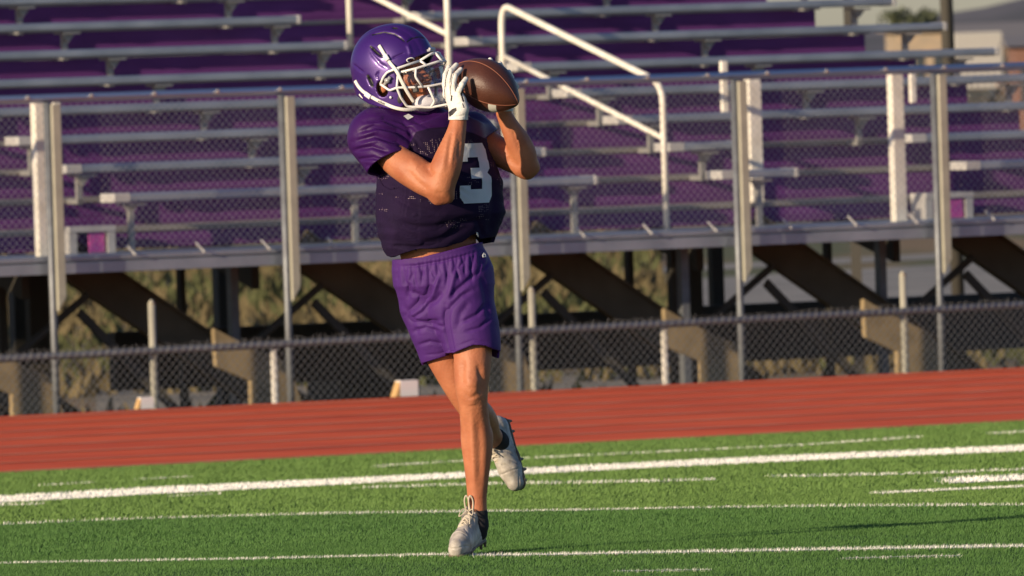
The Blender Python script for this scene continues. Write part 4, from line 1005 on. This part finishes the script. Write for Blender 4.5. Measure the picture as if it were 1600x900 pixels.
# oval emblem ring over the visor's corner
m = MB(); c = hp(641, 94.5, .088); ring = []
for k in range(17):
    th = k / 16 * 2 * math.pi; h_ = on(hb, 641 + 5.6 * math.cos(th), 93.2 + 2.5 * math.sin(th) - 1.2 * math.cos(th), .004)
    if h_ is not None: ring.append(h_)
if len(ring) > 12:
    m.tube(ring, .0022, 6); m.build('oval_emblem', m_bar, helmet, smooth=True)
# chin straps
def path_on(pts, lift):
    out = []
    for p in pts:
        if len(p) == 2:
            h_ = on(hb, p[0], p[1], lift)
            if h_ is not None: q_ = hloc(np.array(h_)); out.append(tuple(q_))
        else: out.append(hp(*p))
    return out
s1 = path_on([(593, 72), (598, 80), (604, 90), (611, 100), (619, 110.5, .128), (627, 126, .122), (636, 143, .105), (647, 160, .075)], .004)
s2 = path_on([(556.5, 126), (561, 134), (568, 142), (578, 149), (590, 156), (604, 162.5), (616, 168, .112), (630, 171, .10), (644, 171, .075), (656, 169, .045)], .004)
s3 = path_on([(562, 147, .085), (567, 152, .09), (577, 157, .095), (590, 160, .10)], .004)
m = MB()
for s_, wd in ((s1, .0068), (s2, .0064), (s3, .005)):
    for sg in (1, -1):
        pp = catmull([HL(p[0], p[1] * sg, p[2]) for p in s_], 5); m.tube(pp, [(.0032, wd)] * len(pp), 8, flat=Vector(hr * sg))
m.build('chin_strap', m_strap, helmet, smooth=True)
m = MB()
for (x_, y_), (dx, dy) in (((604.5, 90.5), (2.5, 4)), ((577, 148.5), (4, 3))):
    h0 = on(hb, x_ - dx, y_ - dy, .008); h1 = on(hb, x_ + dx, y_ + dy, .008); m.tube([h0, h1], [(.004, .0095)] * 2, 8, flat=Vector(hr))
h0 = on(hb, 611, 152, .002); m.tube([h0 - Vector(hr) * .002, h0 + Vector(hr) * .004], .0045, 10)
m.build('strap_buckle', m_cup, helmet, smooth=True, bevel=.001)
c = Field(HL(.11, 0, -.14) - .09, HL(.11, 0, -.14) + .09, .003); c.ell(HL(.103, 0, -.146), HR, (.046, .052, .030), 0); c.ell(HL(.120, 0, -.150), HR, (.038, .034, .022), .01)
v_, q_ = c.mesh(2); mesh_obj('chin_cup', v_, q_, m_cup, helmet, True)
# maker's lettering on the strap
try:
    tcu = bpy.data.curves.new('lettering', 'FONT'); tcu.body = 'schutt'; tcu.size = .0115; tcu.extrude = .0003; tcu.align_x = 'CENTER'; tcu.align_y = 'CENTER'
    a = np.array(HL(*[s2[4][0], s2[4][1], s2[4][2]])); b = np.array(HL(*s2[5])); mid = a * .45 + b * .55; xd = Vector(b - a).normalized(); nd = Vector(hr); nd = (nd - xd * nd.dot(xd)).normalized(); yd = nd.cross(xd)
    to = bpy.data.objects.new('strap_lettering', tcu); col.objects.link(to); to.parent = helmet
    Mx = Matrix((xd, yd, nd)).transposed().to_4x4(); Mx.translation = Vector(mid) + nd * .0045 - person.location; to.matrix_local = Mx
    dg = bpy.context.evaluated_depsgraph_get(); mm_ = bpy.data.meshes.new_from_object(to.evaluated_get(dg)); to2 = bpy.data.objects.new('strap_lettering', mm_); col.objects.link(to2); to2.parent = helmet; to2.matrix_local = Mx; mm_.materials.append(m_slot); bpy.data.objects.remove(to)
    to2.name = 'strap_lettering'
except Exception as ex: print('lettering', ex)

# ---- gloves
def hand(fingers, palm, extra=(), lo=None, hi=None):
    pts = [p for f_ in fingers for p in f_[0]] + [p[0] for p in palm]; P_ = np.array(pts)
    G_ = Field(P_.min(0) - .05, P_.max(0) + .05, .0019)
    for pts_, rs in fingers:
        for i in range(len(pts_) - 1): G_.cone(pts_[i], pts_[i + 1], rs[i], rs[i + 1], .0025)
    for a, b, ra, rb in palm: G_.cone(a, b, ra, rb, .010)
    return G_
wr = W(716, 187, -.243)
KI, KM, KR, KP = W(698, 148, -.195), W(703, 145, -.215), W(709.5, 147, -.235), W(717, 151, -.25)
fing = [([KI, W(695, 132, -.19), W(696, 117, -.175), W(701, 105, -.155)], [.0105, .0100, .0092, .0082]),
        ([KM, W(701, 127, -.215), W(704, 111, -.20), W(713, 101.5, -.18)], [.0108, .0104, .0096, .0085]),
        ([KR, W(708, 132, -.24), W(711, 118, -.225), W(720, 108.5, -.20)], [.0106, .0104, .0096, .0085]),
        ([KP, W(718, 141, -.262), W(722, 132, -.258), W(728, 123.5, -.240)], [.0115, .0108, .0100, .0088]),
        ([W(707, 168, -.20), W(712, 160, -.17), W(720, 156, -.15), W(730, 155, -.135)], [.014, .012, .0105, .009])]
palm = [(wr, W(705, 152, -.215), .026, .016), (W(718, 178, -.245), KI, .020, .013), (W(716, 175, -.24), KM, .020, .013), (W(719, 176, -.25), KR, .020, .013), (W(721, 175, -.255), KP, .021, .015), (W(724, 170, -.255), W(722, 156, -.252), .019, .015), (wr + np.array([0, 0, -.004]), wr + np.array([0, 0, .02]), .0345, .031)]
G_ = hand(fing, palm); 
sl, P = G_.box(G_.lo, G_.lo + (G_.n - 1) * G_.h); px, py = projn(P.reshape(-1, 3)); py = py.reshape(P.shape[:3]); px = px.reshape(P.shape[:3]); G_.f = np.maximum(G_.f, ((py - 187.5) / 455)).astype(np.float32)
vg, qg = G_.mesh(1)
vg = strokes(vg, qg, [([(700, 150), (699, 130), (703, 110)], .002, 1.0), ([(707, 148), (706, 130), (709, 112)], .002, 1.0), ([(713, 150), (714, 138)], .002, 1.0), ([(704, 183), (715, 182), (728, 180)], .002, 1.2), ([(700, 160), (704, 172)], .002, 1.5), ([(712, 165), (722, 160)], .002, 1.4), ([(712, 172), (726, 168)], .0015, 1.4)])
px, py = projn(vg[qg].mean(1)); mi = np.zeros(len(qg), int)
def near_poly(px, py, pl):
    return np.array([inside(a, b, pl) for a, b in zip(px, py)])
mi[near_poly(px, py, [(701, 175), (707, 170), (713, 168), (713.5, 173), (708, 179), (702, 183)])] = 1
for pl, wd in (([(695.5, 157), (694.5, 140), (697, 122), (701, 109)], .55), ([(704.5, 150), (703.6, 138), (706.5, 122), (711, 110)], .45), ([(705, 157), (706, 150)], 1.2), ([(723.5, 141), (720.5, 147), (722.5, 153), (724, 158)], 1.3), ([(712, 133), (717, 135)], .5), ([(723, 162), (725, 168)], .8)):
    for i in range(len(pl) - 1):
        a, b = np.array(pl[i]), np.array(pl[i + 1]); ab = b - a; Pp = np.stack([px, py], 1); t = np.clip(((Pp - a) @ ab) / (ab @ ab), 0, 1); mi[np.linalg.norm(Pp - a - t[:, None] * ab, axis=1) < wd] = 1
mesh_obj('glove', vg, qg, [m_glove, m_black], person, True, midx=mi, label='white glove with black palm grip on the near hand')
wl = W(787, 178, .0)
fl = [([W(776, 142, -.03), W(771, 122, -.035), W(769, 102, -.055), W(766, 93.5, -.085)], [.0105, .010, .0095, .0085]),
      ([W(784, 143, -.03), W(784, 126, -.03), W(785, 108, -.055), W(781, 99.5, -.085)], [.0108, .0105, .0098, .0088]),
      ([W(791, 147, -.03), W(794, 134, -.03), W(799, 121, -.055), W(795, 112.5, -.085)], [.0106, .010, .0095, .0085]),
      ([W(797, 152, -.035), W(801, 145, -.04), W(807, 136, -.06), W(804, 129, -.085)], [.010, .0095, .009, .008]),
      ([W(774, 168, -.01), W(763, 164, -.03), W(754, 164, -.045), W(746, 163, -.055)], [.014, .012, .0105, .009])]
pl_ = [(wl, W(785, 150, -.03), .026, .018), (W(785, 172, -.01), W(776, 142, -.03), .020, .013), (W(787, 172, -.01), W(784, 143, -.03), .020, .013), (W(789, 172, -.01), W(791, 147, -.03), .020, .013), (W(790, 172, -.012), W(797, 152, -.035), .019, .012), (wl, wl + np.array([0, 0, .02]), .032, .030)]
G_ = hand(fl, pl_); sl, P = G_.box(G_.lo, G_.lo + (G_.n - 1) * G_.h); px, py = projn(P.reshape(-1, 3)); py = py.reshape(P.shape[:3]); G_.f = np.maximum(G_.f, ((py - 174) / 455)).astype(np.float32)
vg, qg = G_.mesh(1); mesh_obj('glove', vg, qg, m_glove, person, True, label='white glove on the far hand, behind the ball')

# ---- cleats (built once in shoe space: x heel to toe, y inward, z up)
SF = Field((-.04, -.08, -.04), (.33, .08, .16), .0028)
E3 = np.eye(3)
for (a, b, ra, rb, kk) in (((.035, 0, .038), (.20, .006, .034), .038, .040, .02), ((.20, .006, .034), (.252, .012, .030), .041, .033, .02), ((.03, 0, .05), (.035, 0, .09), .037, .034, .02), ((.07, 0, .075), (.16, .004, .050), .036, .034, .02), ((.045, 0, .10), (.085, 0, .095), .037, .032, .02)):
    SF.cone(a, b, ra, rb, kk)
sl, P = SF.box(SF.lo, SF.lo + (SF.n - 1) * SF.h)
SF.f = np.maximum(SF.f, .008 - P[..., 2]); SF.f = np.maximum(SF.f, (P[..., 2] - (.118 - .12 * np.maximum(0, P[..., 0] - .045))))
SF.cone((.048, 0, .10), (.055, 0, .16), .027, .034, .004, 'c')
vS, qS = SF.mesh(2)
nS = normals(vS, qS)
dsp = .0022 * np.exp(-((vS[:, 2] - .030 - .01 * np.sin(vS[:, 0] * 30)) / .0022) ** 2) + .002 * np.exp(-((((vS[:, 0] - .13) * .8 + (vS[:, 2] - .05) * .6) % .024 - .012) / .003) ** 2) * (vS[:, 0] > .09) * (vS[:, 0] < .20) * (np.abs(vS[:, 1]) > .018) + .0018 * np.exp(-((vS[:, 0] - .215 + .3 * vS[:, 1] ** 2 * 10) / .003) ** 2)
vS = vS - nS * dsp[:, None]
SO = Field((-.03, -.07, -.03), (.32, .07, .03), .0028)
SO.cone((.035, 0, .008), (.16, .004, .008), .034, .034, .012, squash=((0, 0, 1), .28)); SO.cone((.16, .004, .008), (.248, .012, .011), .040, .036, .012, squash=((0, 0, 1), .28))
for (x_, y_) in ((.02, .022), (.02, -.022), (.06, .024), (.06, -.022), (.17, .034), (.17, -.028), (.21, .038), (.21, -.026), (.25, .026), (.25, -.008), (.19, .004)): SO.cone((x_, y_, .004), (x_, y_, -.010), .008, .005, .003)
vO, qO = SO.mesh(1)
def shoe(heel, fwd, upv, mirror, lb, collar, tabs=True):
    fwd = np.array(fwd, float); fwd /= np.linalg.norm(fwd); upv = np.array(upv, float); upv -= fwd * (upv @ fwd); upv /= np.linalg.norm(upv); lat = np.cross(upv, fwd) * mirror
    T = lambda v: heel + v[..., 0:1] * fwd * .93 + v[..., 1:2] * lat * .86 + v[..., 2:3] * upv * 1.10
    q_ = qS if mirror > 0 else qS[:, ::-1]; q2_ = qO if mirror > 0 else qO[:, ::-1]
    s_ = mesh_obj('shoe', T(vS), q_, m_shoe, person, True, label=lb)
    mesh_obj('cleat_sole', T(vO), q2_, m_sole, s_, True)
    t = lambda x, y, z: T(np.array([x, y, z]))
    # tongue and laces
    m = MB(); sx = [(.075, .128), (.085, .112), (.10, .104), (.13, .092), (.155, .082)]
    m.tube(catmull([t(x, 0, z) for x, z in sx], 4), [(.0035, .020)] * (4 * (len(sx) - 1) + 1), 8, flat=Vector(upv)); m.build('tongue', m_shoe, s_, smooth=True)
    m = MB(); rows = [(.095, .1115), (.108, .106), (.122, .100), (.137, .0945), (.152, .088), (.167, .081)]
    for i, (x, z) in enumerate(rows):
        xn, zn = rows[min(i + 1, len(rows) - 1)]
        for sg in (1, -1): m.tube(catmull([t(x, sg * .024, z - .012), t((x + xn) / 2, 0, (z + zn) / 2 + .004), t(xn, -sg * .024, zn - .012)], 4), .0026, 6)
    m.tube(catmull([t(.092, 0, .117), t(.10, .022, .125), t(.125, .030, .112), t(.11, .01, .116), t(.092, 0, .117)], 5), .0022, 6)
    m.tube(catmull([t(.092, 0, .117), t(.10, -.022, .125), t(.13, -.026, .108), t(.11, -.006, .116), t(.092, 0, .117)], 5), .0022, 6)
    m.tube(catmull([t(.10, .004, .117), t(.13, .02, .105), t(.15, .028, .088)], 5), .0022, 6)
    m.build('laces', m_lace, s_, smooth=True)
    if tabs:
        m = MB()
        for dy in (-.008, .010): m.tube(catmull([t(.088, dy - .006, .120), t(.090, dy - .008, .150), t(.088, dy, .166), t(.084, dy + .008, .150), t(.086, dy + .006, .120)], 5), .0030, 6)
        m.build('pull_tab', m_lace, s_, smooth=True)
    return t
mir = 1
tB = shoe(W(753, 846, .04), (-.40, -.89, -.19), (-.05, -.18, 1), 1, 'scuffed cream cleat planted on the turf', None)
tA = shoe(W(787, 652, .53), (.20, -.14, -.97), (-.62, -.74, -.02), 1, 'cream cleat of the raised trailing foot', None, False)
def sock(p0, p1, p2, r, lb):
    k_ = np.array([p0, p1, p2]); f_ = Field(k_.min(0) - .07, k_.max(0) + .07, .003); f_.cone(p0, p1, r[0], r[1], .01); f_.cone(p1, p2, r[1], r[2], .01); v_, q_ = f_.mesh(1); mesh_obj('sock', v_, q_, m_sock, person, True, label=lb)
sock(W(746, 803, -.03), W(747, 820, -.028), W(748, 832, -.02), (.0360, .035, .030), 'short black sock in the planted shoe')
sock(W(775, 685, .43), W(779, 690, .455), W(783, 692, .49), (.0365, .036, .028), 'short black sock of the raised foot')

# ================================================================== FOOTBALL
m_ball = mat('brown_leather', srgb(84, 48, 36), .42, var=srgb(70, 39, 30), vscale=14, bump=.3, bscale=260, spec=.5)
m_seam = mat('ball_seam', srgb(150, 92, 70), .6); m_stripe = mat('ball_stripe', (.72, .70, .64), .6)
bc = W(760.5, 133, -.150)
axp = W(806, 160, -.150 - .055) - W(716, 106.5, -.150 + .055); bx_ = axp / np.linalg.norm(axp); view = np.array([0, 1., 0]); by_ = view - bx_ * (view @ bx_); by_ /= np.linalg.norm(by_); bz_ = np.cross(by_, bx_); 
if bz_[2] < 0: bz_ = -bz_
# by_: away from the camera; bz_: up.  meridian angle 0 = towards the camera, 90 = up
Lb, Rb = .138, .085
def bpnt(t, al, g=0):
    r = Rb * (1 - abs(t) ** 2.0) ** .78; r = r * (1 + .02 * math.cos(4 * (al - R(43)) + math.pi)) + g
    return bc + bx_ * (t * (Lb + g)) + (-by_ * math.cos(al) + bz_ * math.sin(al)) * r
NT, NA = 60, 72; vs = []; fs = []; mi = []
ts = [-math.cos(math.pi * i / NT) for i in range(NT + 1)]
for t in ts:
    for k in range(NA): vs.append(bpnt(t, 2 * math.pi * k / NA + R(43)))
for i in range(NT):
    for k in range(NA):
        k2 = (k + 1) % NA; fs.append((i * NA + k, i * NA + k2, (i + 1) * NA + k2, (i + 1) * NA + k))
        tm = (ts[i] + ts[i + 1]) / 2; ad = (k + .5) * 360 / NA; mi.append(1 if (.46 < abs(tm) < .64 and 180 < ad < 270) else 0)
b0 = W(760, 133, -.15)
ball = empty('football', tuple(bc), 'brown leather American football caught between the player\'s white gloves', 'football')
mesh_obj('ball_cover', vs, fs, [m_ball, m_stripe], ball, True, midx=mi)
m = MB()
for q_ in range(4): m.tube([bpnt(-.995 + 1.99 * i / 40, R(43 + 90 * q_), .0004) for i in range(41)], .0012, 6)
m.build('seam', m_seam, ball, smooth=True)
m = MB()
for i in range(8):
    t = -.30 + .6 * i / 7; m.tube([bpnt(t, R(217 + 90 - 12), .002), bpnt(t, R(217 + 90), .0045), bpnt(t, R(217 + 90 + 12), .002)], .0028, 6)
# laces lie on the seam turned away from the camera
m = MB()
for i in range(8):
    t = -.30 + .6 * i / 7; m.tube([bpnt(t, R(217 - 12), .002), bpnt(t, R(217), .0045), bpnt(t, R(217 + 12), .002)], .0028, 6)
m.build('lacing', m_stripe, ball, smooth=True)
